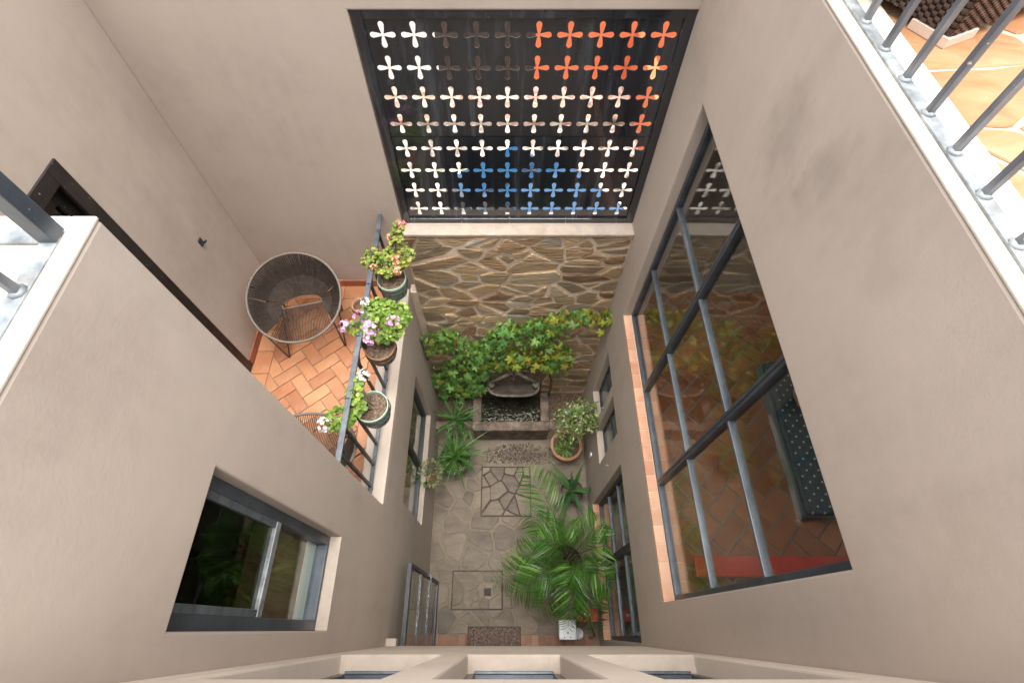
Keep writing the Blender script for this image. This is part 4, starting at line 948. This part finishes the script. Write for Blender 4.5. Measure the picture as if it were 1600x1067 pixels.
for path in ([(-.7, .4), (-.68, .9), (-.6, 1.4), (-.4, 1.8), (-.1, 2.05), (.3, 2.38), (.7, 2.58), (1.08, 2.58)], [(-.6, 1.4), (-.5, 1.9), (-.8, 2.12)], [(.62, .45), (.60, .9), (.57, 1.3), (.5, 1.6), (.2, 1.7)], [(.5, 1.6), (.55, 2.0), (.3, 2.3)]):
    pts = []
    for (a, b_) in zip(path, path[1:]):
        for q in range(5): s_ = q / 5; pts.append((a[0] + (b_[0] - a[0]) * s_ + .015 * math.sin(7 * s_ + a[1] * 9), YS - .035 + .012 * math.sin(11 * s_ + a[0] * 7), a[1] + (b_[1] - a[1]) * s_))
    pts.append((path[-1][0], YS - .035, path[-1][1])); obj('stem', MB().tube(pts, .013, 6, r_end=.005), m_stem, vn, True)

# areca palm
pl = thing('potted_palm', 'large green feathery palm by the ground-floor window', 'palm', (.74, .72, 0))
obj('pot', MB().lathe([(.13, 0), (.15, .02), (.19, .30), (.2, .32), (.185, .32), (.18, .28)], (.74, .72, .006), 28, False), m_darkpot, pl, True)
obj('soil', MB().lathe([(.12, .02), (.181, .28), (.0005, .285)], (.74, .72, .006), 24, False), m_soil, pl)
g = random.Random(41)
FR = [  # azimuth deg, reach, apex height, tip height
    (119, 1.08, 1.5, 1.2), (135, .72, 1.2, 0.8), (178, .72, 1.2, 0.7), (196, .92, 1.15, 0.6), (211, .80, 1.35, .95), (237, .72, 1.1, .55), (262, .70, 1.4, 1.0), (288, .78, 1.25, .7),
    (318, .55, 1.4, 1.05), (10, .36, 1.5, 1.3), (48, .5, 1.5, 1.2), (95, .45, 1.1, 0.8), (165, .42, 1.55, 1.4), (250, .35, 1.6, 1.45), (300, .24, 1.3, 1.2), (110, .24, 1.15, .95)]
for (az, reach, hz, tz) in FR:
    a = R(az); dx, dy = math.cos(a), math.sin(a); p0 = Vector((.74 + .04 * dx, .72 + .04 * dy, .30)); p1 = Vector((.74 + dx * reach * .12, .72 + dy * reach * .12, hz * .8)); p2 = Vector((.74 + dx * reach * .5, .72 + dy * reach * .5, hz * 1.05)); p3 = Vector((.74 + dx * reach, .72 + dy * reach, tz))
    bz = lambda t: p0 * (1 - t) ** 3 + p1 * 3 * t * (1 - t) ** 2 + p2 * 3 * t * t * (1 - t) + p3 * t ** 3
    path = [bz(i / 14) for i in range(15)]
    for q in path: q.x = min(q.x, XR - .02)
    fr = obj('frond', MB().tube(path, .009, 5, r_end=.002), m_palm, pl, True)
    lm = MB(); n = 28
    for i in range(n):
        t = .34 + .66 * i / (n - 1); p = bz(t); tg = (bz(min(1, t + .02)) - bz(t - .02)).normalized(); sd_ = tg.cross(Vector((0, 0, 1))); sd_ = sd_.normalized() if sd_.length > 1e-3 else Vector((1, 0, 0)); up = sd_.cross(tg)
        k = math.sin(math.pi * (.12 + .83 * (t - .34) / .66)); L_ = (.10 + .20 * k) * (0.8 + .25 * reach)
        for s_ in (-1, 1):
            d = sd_ * s_ * g.uniform(.8, 1.05) + tg * (.55 + .7 * (t - .34)) + up * g.uniform(.0, .3); b4 = blade(L_ * g.uniform(.85, 1.15), .0125 * (.6 + .6 * k), .5, g.uniform(.25, .6), 4)
            m4 = [frame(p, d, up) @ Vector(v) for v in b4.v]
            lm.add([(min(v.x, XR + .06 if SL[2] + .1 < v.z < SL[3] - .1 and v.y < SL[1] - .05 else XR - .012), v.y, v.z) for v in m4], b4.f)
    obj('leaflets', lm, m_palm, fr)

# aloe in pot below the potted tree
def rosette(t, c, n, L, W_, mat, g, zl=.9, droop=.2, name='leaf', az0=0, spread=(.35, 1.1)):
    for k in range(n):
        a = az0 + k * 2.399 + g.uniform(-.2, .2); inc = spread[0] + (spread[1] - spread[0]) * (k / max(1, n - 1)) + g.uniform(-.08, .08)
        d = Vector((math.cos(a) * math.sin(inc), math.sin(a) * math.sin(inc), math.cos(inc)))
        a += g.uniform(-.5, .5); d = (d + rvec(g) * .22).normalized(); b4 = blade(L * g.uniform(.5, 1.1), W_ * g.uniform(.7, 1.1), .45, droop * g.uniform(.2, 1.8), 4)
        vs = [frame(c, d, Vector((0, 0, 1)) - d * d.z + Vector((0, 0, .001))) @ Vector(v) for v in b4.v]
        vs = [(max(XL + .01, min(XR - .01, v.x)), v.y, max(v.z, .02)) for v in vs]
        obj(name, MB().add(vs, b4.f), mat, t)
t = thing('potted_aloe', 'aloe with long pointed leaves in a dark pot above the palm', 'aloe', (.88, 1.62, 0))
obj('pot', MB().lathe([(.10, 0), (.12, .02), (.14, .22), (.15, .24), (.135, .24), (.13, .2)], (.88, 1.62, .006), 26, False), m_darkpot, t, True)
obj('soil', MB().lathe([(.09, .02), (.131, .205), (.0005, .21)], (.88, 1.62, .006), 20, False), m_soil, t)
rosette(t, (.88, 1.62, .2), 15, .56, .055, m_aloe, random.Random(5), droop=.25, spread=(.25, 1.15))
# potted variegated tree
t = thing('potted_tree', 'small variegated tree in a round terracotta pot beside the fountain', 'potted tree', (.83, 2.22, 0))
obj('pot', MB().lathe([(.14, 0), (.16, .02), (.195, .29), (.222, .295), (.225, .345), (.185, .35), (.18, .30)], (.83, 2.22, .004), 32, False), m_clay, t, True)
obj('soil', MB().lathe([(.13, .02), (.182, .30), (.0005, .31)], (.83, 2.22, .004), 24, False), m_soil, t)
TK = [(.84, 2.25, .3), (.85, 2.28, .55), (.83, 2.27, .8), (.86, 2.29, 1.0), (.88, 2.28, 1.2)]
obj('trunk', MB().tube(TK, .02, 8, r_end=.009), m_bark, t, True)
g = random.Random(6)
for k in range(9):
    a = k * 2.4; e = Vector((.87 + .24 * math.cos(a), 2.28 + .22 * math.sin(a), 1.05 + .22 * g.random())); obj('branch', MB().tube([TK[2 + k % 3], Vector(TK[3]).lerp(e, .5) + Vector((0, 0, .05)), e], .007, 5, r_end=.003), m_bark, t)
cr = MB()
for k in range(640):
    v = rvec(g); rr = g.uniform(.45, 1) ** .6; c_ = g.choice([(.88, 2.30, 1.15, .25, .20, .20), (1.0, 2.33, 1.22, .14, .16, .14), (.78, 2.22, 1.05, .18, .16, .18), (.80, 2.18, .85, .14, .12, .16), (.92, 2.25, 1.25, .2, .18, .14)])
    p = Vector((c_[0] + v.x * rr * c_[3] * 1.2, c_[1] + v.y * rr * c_[4] * 1.2, c_[2] + .04 + v.z * rr * c_[5] * 1.2)); p.x = min(p.x, XR - .015)
    d = v * .6 + rvec(g) * .8 + Vector((0, 0, -.1)); L_ = g.uniform(.035, .062); b4 = blade(L_, L_ * .5, .2, .2, 2)
    cr.add(b4.v, b4.f, frame(p, d, Vector((0, 0, 1)) + rvec(g) * .6))
obj('crown', cr, m_var, t)
und = MB()
for k in range(60):
    a = g.uniform(0, 6.28); d = Vector((math.cos(a), math.sin(a), g.uniform(.1, .9))); b4 = blade(g.uniform(.05, .1), .03, .2, .4, 2); und.add(b4.v, b4.f, frame((.80 + .09 * math.cos(a) * g.random(), 2.17 + .09 * math.sin(a) * g.random(), .315 + .04 * g.random()), d, (0, 0, 1)))
obj('undergrowth', und, m_vine_b, t, kind='stuff')
# strap-leaved plants on the left
t = thing('potted_strap_plant', 'strap-leaved plant arching from a round black pot by the left wall', 'potted plant', (-.71, 2.05, 0))
obj('pot', MB().lathe([(.13, 0), (.16, .02), (.205, .20), (.2, .30), (.185, .335), (.205, .345), (.2, .355), (.17, .34), (.165, .28)], (-.71, 2.05, .004), 32, False), m_darkpot, t, True)
obj('soil', MB().lathe([(.12, .02), (.168, .28), (.0005, .29)], (-.71, 2.05, .004), 24, False), m_soil, t)
ub = MB(); g = random.Random(19)
for k in range(230):
    v = rvec(g); b4 = blade(g.uniform(.06, .13), .016, .3, .5, 2); ub.add(b4.v, b4.f, frame((-.71 + v.x * .14, 2.05 + v.y * .14, .31 + abs(v.z) * .05), Vector((v.x, v.y, abs(v.z) + .3)), (0, 0, 1)))
obj('undergrowth', ub, m_vine_b, t, kind='stuff')
rosette(t, (-.71, 2.07, .30), 64, .42, .024, m_strap, random.Random(9), droop=.55, spread=(.2, 1.35))
t = thing('strap_plant', 'dark strap-leaved plant spilling over the left planter', 'plant', (-.72, 2.5, .4))
rosette(t, (-.74, 2.56, .38), 26, .48, .032, m_strap, random.Random(10), droop=.6, spread=(.2, 1.25)); rosette(t, (-.60, 2.56, .38), 16, .42, .028, m_strap, random.Random(11), droop=.6, spread=(.3, 1.25))
t = thing('planter_shrub', 'low bright green plant in the right planter near the wall', 'plant', (.98, 2.62, .37))
rosette(t, (.98, 2.64, .36), 26, .17, .06, m_vine_g, random.Random(12), droop=.5, spread=(.2, 1.3))
t = thing('wall_pot', 'small terracotta pot with pale leaves hanging under the left window sill', 'potted plant', (-.92, 1.60, .78))
obj('pot', MB().lathe([(.045, 0), (.065, .12), (.075, .122), (.075, .14), (.06, .14), (.055, .1)], (-.915, 1.60, .74), 20, False), m_clay, t, True)
obj('bracket', MB().tube([(-.999, 1.6, .80), (-.985, 1.6, .80)] + [(-.915 + .07 * math.cos(a), 1.6 + .07 * math.sin(a), .80) for a in [math.pi + i * math.pi / 8 for i in range(17)]], .004, 5), m_iron, t)
pw = MB(); g = random.Random(13)
for k in range(170):
    v = rvec(g); p = Vector((-.91 + v.x * .13 - .03, 1.62 + v.y * .15 + .03, .98 + v.z * .12)); p.x = max(p.x, -1.08 if 1.1 < p.y < 2.4 and p.z > .93 else XL + .01)
    L_ = g.uniform(.03, .05); b4 = blade(L_, L_ * .55, .2, .3, 2); pw.add(b4.v, b4.f, frame(p, v + rvec(g) * .6, (0, 0, 1)))
for k in range(10):
    a = k * .63; pw.tube([(-.915, 1.6, .86), (-.92 + .05 * math.cos(a), 1.61 + .06 * math.sin(a), .95), (-.92 + .09 * math.cos(a), 1.62 + .11 * math.sin(a), 1.0)], .003, 4)
obj('foliage', pw, LEAF('pale small leaf', (.10, .16, .05), (.18, .24, .08), (.32, .36, .16)), t)

# ------------------------------------------------------------------ geraniums on the balcony railing
def round_leaf(r):
    n = 7; mb = MB(); mb.v.append((0, 0, 0))
    for k in range(n): a = 2 * math.pi * k / n; mb.v.append((r * math.cos(a), r * math.sin(a) + r * .6, .22 * r * (1 if k % 2 else .3)))
    mb.f = [(0, 1 + k, 1 + (k + 1) % n) for k in range(n)]; return mb
def bloom(c, r, g, n=22):
    mb = MB()
    for k in range(n):
        v = rvec(g); v.z = abs(v.z) * 1.1 - .2; v.normalize(); p = Vector(c) + v * r * g.uniform(.75, 1.05)
        for q in range(5):
            a = q * 1.2566 + g.random() * .4; m_ = frame(p, v.cross(Vector((math.cos(a), math.sin(a), .3))) + v * .25, v); s_ = r * .36
            mb.add([(0, 0, 0), (-s_ * .5, s_ * .7, .1 * s_), (0, s_ * 1.1, .15 * s_), (s_ * .5, s_ * .7, .1 * s_)], [(0, 1, 2, 3)], m_)
    return mb
def geranium(name, label, c, blobs, leafmat, flowers, g, potm, rimm, nleaf=260, r=.125, h=.17, basket=True, soil_h=.9, stems=()):
    x, y, z = c; t = thing(name, label, 'potted plant', (x, y, z - h), 'potted plants along the balcony railing')
    pot = obj('pot', MB().lathe([(r * .84, 0), (r * .87, .006), (r * .96, h * .8), (r * .965, h * .82), (r, h * .84), (r, h), (r * .93, h), (r * .9, h * .85), (r * .85, h * .6)], (x, y, z - h), 32, False), potm, t, True)
    obj('rim', MB().tube([(x + r * .965 * math.cos(a), y + r * .965 * math.sin(a), z + .002) for a in [i * math.pi / 16 for i in range(32)]], .005, 5, True), rimm, pot, True)
    obj('soil', MB().lathe([(r * .70, .01), (r * .88, h * soil_h), (.0005, h * soil_h + .006)], (x, y, z - h), 24, False), m_soil, t)
    if basket:
        ho = MB().tube([(x + r * 1.02 * math.cos(a), y + r * 1.02 * math.sin(a), z - h * .38) for a in [i * math.pi / 14 for i in range(28)]], .0045, 5, True)
        ho.tube([(x + r * .82 * math.cos(a), y + r * .82 * math.sin(a), z - h - .004) for a in [i * math.pi / 12 for i in range(24)]], .004, 5, True)
        for k in range(6):
            a = k * math.pi / 3 + .3; ho.tube([(x + r * 1.02 * math.cos(a), y + r * 1.02 * math.sin(a), z - h * .38), (x + r * .82 * math.cos(a), y + r * .82 * math.sin(a), z - h - .004)], .0035, 4)
        hx = XRL if abs(x - XRL) > .01 else XRL
        ho.tube([(x + (-r * 1.02 if x > XRL else r * 1.02), y, z - h * .38), (XRL + (.0 if x > XRL else 0), y, z - h * .38 + .0), (XRL + .022 * (1 if x > XRL else -1), y, 3.83), (XRL, y, 3.851), (XRL - .024 * (1 if x > XRL else -1), y, 3.84), (XRL - .026 * (1 if x > XRL else -1), y, 3.79)], .005, 5)
        obj('hanger', ho, m_iron, t, True)
    f = MB()
    for k in range(int(nleaf * 2.1)):
        b_ = g.choices(blobs, [q[6] if len(q) > 6 else 1 for q in blobs])[0]; v = rvec(g); rr = g.uniform(.35, 1) ** .5
        p = (b_[0] + v.x * rr * b_[3], b_[1] + v.y * rr * b_[4], b_[2] + v.z * rr * b_[5]); l = round_leaf(g.uniform(.010, .020))
        nrm = Vector((v.x * .6, v.y * .6, .9)) + rvec(g) * .5; f.add(l.v, l.f, frame(p, Vector((v.x, v.y, -.25)) + rvec(g) * .4, nrm))
    obj('foliage', f, leafmat, t)
    sb = MB()
    for b_ in blobs:
        for q in range(3): e = (b_[0] + g.uniform(-.5, .5) * b_[3], b_[1] + g.uniform(-.5, .5) * b_[4], b_[2]); sb.tube([(x + g.uniform(-.03, .03), y + g.uniform(-.03, .03), z - .02), ((x + e[0]) / 2, (y + e[1]) / 2, (z + e[2]) / 2 + .04), e], .005, 5, r_end=.003)
    obj('stems', sb, m_stem, t)
    for (fx, fy, fz, fr_, fm) in flowers:
        fo_ = obj('flower', bloom((fx, fy, fz), fr_, g), fm, t)
        bb = min(blobs, key=lambda q: (q[0] - fx) ** 2 + (q[1] - fy) ** 2); obj('flower_stalk', MB().tube([(bb[0], bb[1], bb[2]), ((bb[0] + fx) / 2, (bb[1] + fy) / 2, (bb[2] + fz) / 2 + .01), (fx, fy, fz - fr_ * .3)], .0028, 5), m_ger, fo_)
GER = []
g = random.Random(51)
geranium('salmon_geranium', 'salmon flowered geranium in a green pot at the far end of the railing', (-.965, 2.53, 3.70), [(-.98, 2.60, 3.82, .16, .12, .07, 4), (-.90, 2.66, 3.86, .13, .12, .07, 3), (-1.10, 2.62, 3.86, .08, .09, .06, 1.5), (-.90, 2.74, 3.97, .05, .06, .07, 1.2), (-.87, 2.78, 4.05, .04, .04, .05, .7)], m_ger_y,
         [(-.88, 2.53, 3.94, .040, m_salmon), (-.87, 2.47, 3.89, .036, m_salmon), (-.845, 2.79, 4.06, .036, m_rose), (-.95, 2.74, 3.97, .028, m_salmon), (-1.07, 2.52, 3.87, .028, m_salmon)], g, m_greenpot, m_rim, 330, .122)
geranium('pink_geranium', 'bushy geranium with pink flower heads in a brown basket pot on the railing', (-.985, 1.89, 3.68), [(-.94, 1.99, 3.82, .17, .14, .08, 5), (-.86, 2.08, 3.84, .13, .11, .07, 3), (-.98, 2.12, 3.84, .13, .10, .06, 3), (-1.13, 1.97, 3.82, .09, .07, .05, 1.3)], m_ger,
         [(-1.21, 1.95, 3.88, .043, m_pink), (-1.09, 2.01, 3.92, .047, m_pink), (-.985, 1.89, 3.95, .055, m_pink), (-1.0, 1.83, 3.90, .045, m_pink), (-.84, 1.96, 3.93, .046, m_pink), (-1.075, 2.14, 3.92, .033, m_white)], g, m_brownpot, m_brownpot, 430, .12, .13)
geranium('white_geranium', 'sparse white flowered geranium leaning from a green pot of bare soil', (-.975, 1.385, 3.70), [(-1.16, 1.27, 3.76, .10, .09, .06, 4), (-1.08, 1.44, 3.80, .05, .09, .05, 2.2), (-1.06, 1.35, 3.77, .06, .06, .04, 1.5), (-1.05, 1.53, 3.83, .03, .04, .03, .5)], m_ger,
         [(-1.25, 1.205, 3.80, .047, m_white), (-1.02, 1.555, 3.85, .042, m_white)], g, m_greenpot, m_rim, 210, .122, .17)
t = thing('variegated_succulent', 'cream variegated plant in a small pot inside the balcony railing', 'potted plant', (-1.235, 2.38, 3.45), 'potted plants along the balcony railing')
obj('pot', MB().lathe([(.05, 0), (.075, .11), (.08, .112), (.08, .13), (.068, .13), (.062, .1)], (-1.235, 2.37, 3.43), 22, False), m_brownpot, t, True)
obj('hanger', MB().tube([(-1.235 + .083 * math.cos(a), 2.37 + .083 * math.sin(a), 3.53) for a in [i * math.pi / 10 for i in range(20)]], .004, 5, True).tube([(-1.153, 2.37, 3.53), (-1.125, 2.37, 3.6), (-1.123, 2.37, 3.84), (-1.10, 2.37, 3.851), (-1.074, 2.37, 3.83)], .004, 5), m_iron, t)
g = random.Random(14)
for k in range(7):
    v = rvec(g); rosette(t, (-1.235 + v.x * .08, 2.39 + v.y * .08, 3.57 + abs(v.z) * .06), 9, .065, .028, m_cvar, g, droop=.2, spread=(.2, 1.3))

# ------------------------------------------------------------------ cord chairs on the balcony
def cord_chair(label):
    t = thing('cord_chair', label, 'chair', (0, 0, 0), 'round cord chairs on the balcony')
    Rr, tilt, cz = .40, R(24), .60
    def ring(a, k=1.0): return Vector((Rr * k * math.cos(a), Rr * k * math.sin(a) * math.cos(tilt), cz + Rr * k * math.sin(a) * math.sin(tilt)))
    obj('ring', MB().tube([ring(i * 2 * math.pi / 64) for i in range(64)], .0115, 8, True), m_ringm, t, True)
    # lower hoop that gathers the backrest cords behind the seat
    def hoop(s): a = R(200) - s * R(220); return Vector((.185 * math.cos(a), .09 + .085 * math.sin(a), .385 + .01 * math.sin(a)))
    obj('back_hoop', MB().tube([hoop(i / 24) for i in range(25)], .007, 6), m_ringm, t, True)
    cb = MB(); n = 92
    for i in range(n):
        s = i / (n - 1); a = R(222) - s * R(264); A = ring(a); Bp = hoop(s); M_ = (A + Bp) / 2 + Vector((0, 0, -.035)) + (Vector((0, .02, 0)) if 0.2 < s < .8 else Vector((0, 0, 0)))
        cb.tube([A, M_, Bp], .0088, 5)
    obj('backrest_cords', cb, m_cord, t)
    sb = MB(); n = 34
    back = [Vector((-.19 + .38 * i / (n - 1), .065, .385)) for i in range(n)]
    for i in range(n):
        x = -.19 + .38 * i / (n - 1); a = -math.acos(max(-1, min(1, x * 1.32 / Rr))); A = ring(a); sb.tube([back[i], (A + back[i]) / 2 + Vector((0, 0, -.025)), A], .0038, 5)
    obj('seat_cords', sb, m_cord, t); obj('seat_bar', MB().tube([back[0] + Vector((-.01, 0, 0)), back[-1] + Vector((.01, 0, 0))], .007, 6), m_ringm, t)
    for sx in (-1, 1):
        for (fy, top, t2) in ((-.22, ring(R(-90 + sx * 62)), hoop(.08 if sx < 0 else .92)), (.20, ring(R(90 - sx * 62)), hoop(.2 if sx < 0 else .8))):
            ft_ = Vector((sx * .26, fy, .006)); obj('leg', MB().tube([t2, ft_ + Vector((0, 0, .012)), ft_, ft_ + Vector((sx * .01, 0, .012)), top], .0068, 6), m_iron, t)
    return t
c1 = cord_chair('round taupe cord chair in the back corner of the balcony')
c2 = copy_tree(c1); c2['label'] = 'cord chair mostly hidden behind the left house corner on the balcony'
c1.location = (-1.87, 2.52, BAL); c1.rotation_euler = (0, 0, R(14)); c2.location = (-1.53, 1.13, BAL); c2.rotation_euler = (0, 0, R(172))

# ------------------------------------------------------------------ things by the door at the bottom right
t = thing('white_bucket', 'square white plastic container on the floor near the palm', 'container', (.70, .0, 0))
w4 = MB()
def frustum(mb, cx, cy, z0, z1, a0, b0, a1, b1):
    mb.add([(cx + sx * a0, cy + sy * b0, z0) for sx, sy in ((-1, -1), (1, -1), (1, 1), (-1, 1))] + [(cx + sx * a1, cy + sy * b1, z1) for sx, sy in ((-1, -1), (1, -1), (1, 1), (-1, 1))], [(0, 3, 2, 1), (4, 5, 6, 7), (0, 1, 5, 4), (1, 2, 6, 5), (2, 3, 7, 6), (3, 0, 4, 7)]); return mb
obj('body', frustum(MB(), .70, .0, .008, .40, .075, .075, .095, .095), m_whitep, t, bevel=0.01)
obj('lid', frustum(MB(), .70, .0, .40, .425, .102, .102, .098, .098), m_whitep, t, bevel=0.006)
obj('drain_hole', MB().lathe([(.009, 0), (.009, .003)], (.70, -.03, .4251), 12), m_iron, t); obj('drain_hole', MB().lathe([(.007, 0), (.007, .003)], (.73, -.075, .4251), 12), m_iron, t); obj('drain_hole', MB().lathe([(.007, 0), (.007, .003)], (.66, -.075, .4251), 12), m_iron, t)
t = thing('red_crate', 'small red tray with white bits on the floor by the palm', 'crate', (.95, .14, 0))
cx_, cy_ = .97, .155
f = MB(); f.box(cx_ - .12, cx_ + .12, cy_ - .07, cy_ + .07, .2, .212); f.box(cx_ - .12, cx_ + .12, cy_ - .07, cy_ - .062, .212, .27); f.box(cx_ - .12, cx_ + .12, cy_ + .062, cy_ + .07, .212, .27); f.box(cx_ - .12, cx_ - .112, cy_ - .062, cy_ + .062, .212, .27); f.box(cx_ + .112, cx_ + .12, cy_ - .062, cy_ + .062, .212, .27)
obj('tray', f, m_red, t)
for (a, b_) in ((-1, -1), (1, -1), (1, 1), (-1, 1)): obj('leg', B(cx_ + a * .105 - .012, cx_ + a * .105 + .012, cy_ + b_ * .055 - .01, cy_ + b_ * .055 + .01, .007, .2), m_red, t)
for k, (a, b_) in enumerate(((.0, .0), (-.06, .02))):
    obj('tag', B(cx_ + a - .03, cx_ + a + .03, cy_ + b_ - .015, cy_ + b_ + .015, .212, .225), m_whitep, t)
t = thing('broom', 'short wooden stick broom leaning on the sill at the bottom right', 'broom', (1.0, .0, 0))
obj('handle', MB().tube([(.93, .16, .55), (1.06, -.06, .07)], .011, 8), m_wood, t, True)
obj('head', MB().bar((1.0, -.08, .055), (1.105, -.055, .055), .035, .03), m_wood, t)
br_ = MB(); g = random.Random(2)
for k in range(60): x = 1.0 + .1 * g.random(); y = -.08 + .25 * (x - 1.0) + g.uniform(-.015, .015); br_.tube([(x, y, .045), (x + g.uniform(-.01, .01), y + g.uniform(-.012, .012), .009)], .0018, 4)
obj('bristles', br_, m_matedge, t, kind='stuff')
t = thing('dish', 'small white dish on the floor at the brick strip', 'dish', (.86, -.03, 0))
obj('bowl', MB().lathe([(.03, 0), (.045, .008), (.06, .03), (.056, .032), (.04, .014), (.0005, .011)], (.87, -.04, .0095), 22, False), m_whitep, t, True)

# ------------------------------------------------------------------ the street beyond the screen
def house(name, label, x0, x1, y, h, wm_, doors, wins):
    t = thing(name, label, 'house', ((x0 + x1) / 2, y, 0), 'houses across the street')
    obj('wall', wall_mesh('y', y + .25, y, x0, x1, .0, h, [(a, b_, .0, 2.2) for a, b_ in doors] + [(a, b_, c, d) for a, b_, c, d in wins]), wm_, t)
    for a, b_ in doors: obj('door', B(a, b_, y + .08, y + .13, .12, 2.2), m_brownd, t)
    for a, b_, c, d in wins:
        f = MB(); k = .06; f.box(a, a + k, y + .07, y + .13, c, d); f.box(b_ - k, b_, y + .07, y + .13, c, d); f.box(a + k, b_ - k, y + .07, y + .13, c, c + k); f.box(a + k, b_ - k, y + .07, y + .13, d - k, d)
        wn = obj('window', f, m_brownd, t); obj('pane', B(a + k, b_ - k, y + .1, y + .105, c + k, d - k), m_glass_dark, wn); obj('sill', B(a - .08, b_ + .08, y - .06, y + .06, c - .07, c - .002), m_kerb, wn)
    obj('roof', B(x0, x1, y - .12, y + 4, h, h + .14), m_kerb, t)
    obj('rear_volume', B(x0, x1, y + .26, y + 4, .0, h - .01), m_dark, t)
house('street_house', 'white painted house across the street seen through the left of the screen', -9, -1.55, 11.0, 5.0, m_whitew, [(-7.5, -6.5)], [(-4.6, -3.4, 1.1, 2.4)])
house('street_house', 'dark timber fronted house across the street behind the middle of the screen', -1.55, 0.62, 11.0, 4.4, m_brownd, [(-.9, .2)], [])
house('street_house', 'orange painted house across the street seen through the right of the screen', 0.62, 10, 11.0, 5.2, m_orange, [(5.2, 6.2)], [(7.4, 8.6, 1.1, 2.4)])
props(obj('garden_wall', B(2.78, 3.02, 8.5, 10.98, 0.0, 1.3), m_orange, bevel=0.02), 'low orange garden wall beside the blue car across the street', 'wall')
car = thing('parked_car', 'blue hatchback parked in the street beyond the pierced screen', 'car', (1.2, 7.3, 0))
cl, cw = 3.7, 1.62; X0, Y0 = -.62, 6.55
side = [(0, .32), (0, .62), (.12, .76), (.85, .88), (1.45, 1.36), (1.7, 1.44), (2.9, 1.44), (3.35, 1.28), (3.66, .9), (3.7, .45), (3.62, .30)]
def loft(prof, y0, y1, inset):
    mb = MB(); n = len(prof)
    for (yy, k) in ((y0, 1), (y0 + .06, 0), (y1 - .06, 0), (y1, 1)):
        for (a, z) in prof:
            tum = max(0, (z - .85)) * .26; dy = tum * (1 if yy < (y0 + y1) / 2 else -1); mb.v.append((X0 + a + (.03 if k and a < 1 else (-.03 if k and a > 3 else 0)), yy + dy, z - (.03 if k and z > .7 else 0)))
    for r_ in range(3):
        for k in range(n): k2 = (k + 1) % n; mb.f.append((r_ * n + k, r_ * n + k2, (r_ + 1) * n + k2, (r_ + 1) * n + k))
    mb.f.append(tuple(range(n))); mb.f.append(tuple(3 * n + k for k in range(n))[::-1]); return mb
obj('body', loft(side, Y0, Y0 + cw, 0), m_carblue, car)
def quad(name, pts, mat): o_ = MB(); nrm = (Vector(pts[1]) - Vector(pts[0])).cross(Vector(pts[2]) - Vector(pts[0])).normalized() * .012; o_.add([tuple(Vector(p) - nrm) for p in pts] + [tuple(Vector(p) + nrm) for p in pts], [(0, 3, 2, 1), (4, 5, 6, 7), (0, 1, 5, 4), (1, 2, 6, 5), (2, 3, 7, 6), (3, 0, 4, 7)]); obj(name, o_, mat, car)
m_carglass = MAT('car glass', [(0, (.015, .017, .02)), (1, (.025, .028, .03))], rough=.08, bump=0)
quad('windscreen', [(X0 + .92, Y0 + .2, .93), (X0 + .92, Y0 + cw - .2, .93), (X0 + 1.40, Y0 + cw - .26, 1.32), (X0 + 1.40, Y0 + .26, 1.32)], m_carglass)
quad('rear_window', [(X0 + 3.03, Y0 + .28, 1.40), (X0 + 3.03, Y0 + cw - .28, 1.40), (X0 + 3.33, Y0 + cw - .24, 1.29), (X0 + 3.33, Y0 + .24, 1.29)], m_carglass)
for (s_, yy) in ((1, Y0), (-1, Y0 + cw)):
    quad('side_window', [(X0 + 1.15, yy + s_ * .03, .95), (X0 + 2.05, yy + s_ * .03, .95), (X0 + 2.05, yy + s_ * .115, 1.33), (X0 + 1.55, yy + s_ * .115, 1.33)], m_carglass)
    quad('side_window', [(X0 + 2.13, yy + s_ * .03, .95), (X0 + 3.2, yy + s_ * .03, .95), (X0 + 2.95, yy + s_ * .115, 1.33), (X0 + 2.13, yy + s_ * .115, 1.33)], m_carglass)
    for xw in (.72, 3.0):
        wh = obj('wheel', MB().tube([(X0 + xw, yy - s_ * .02, .3), (X0 + xw, yy + s_ * .18, .3)], .3, 24), m_tyre, car); obj('rim', MB().tube([(X0 + xw, yy - s_ * .03, .3), (X0 + xw, yy - s_ * .021, .3)], .19, 20), m_chrome, wh)
    obj('headlight', B(X0 - .01, X0 + .08, yy + (.1 if s_ > 0 else -.38), yy + (.38 if s_ > 0 else -.1), .58, .70), m_lamp, car)
    obj('tail_light', B(X0 + 3.63, X0 + 3.71, yy + (.08 if s_ > 0 else -.25), yy + (.25 if s_ > 0 else -.08), .72, .9), m_red, car)
car.location = (.55, 6.15, 0); car.rotation_euler = (0, 0, R(-52))
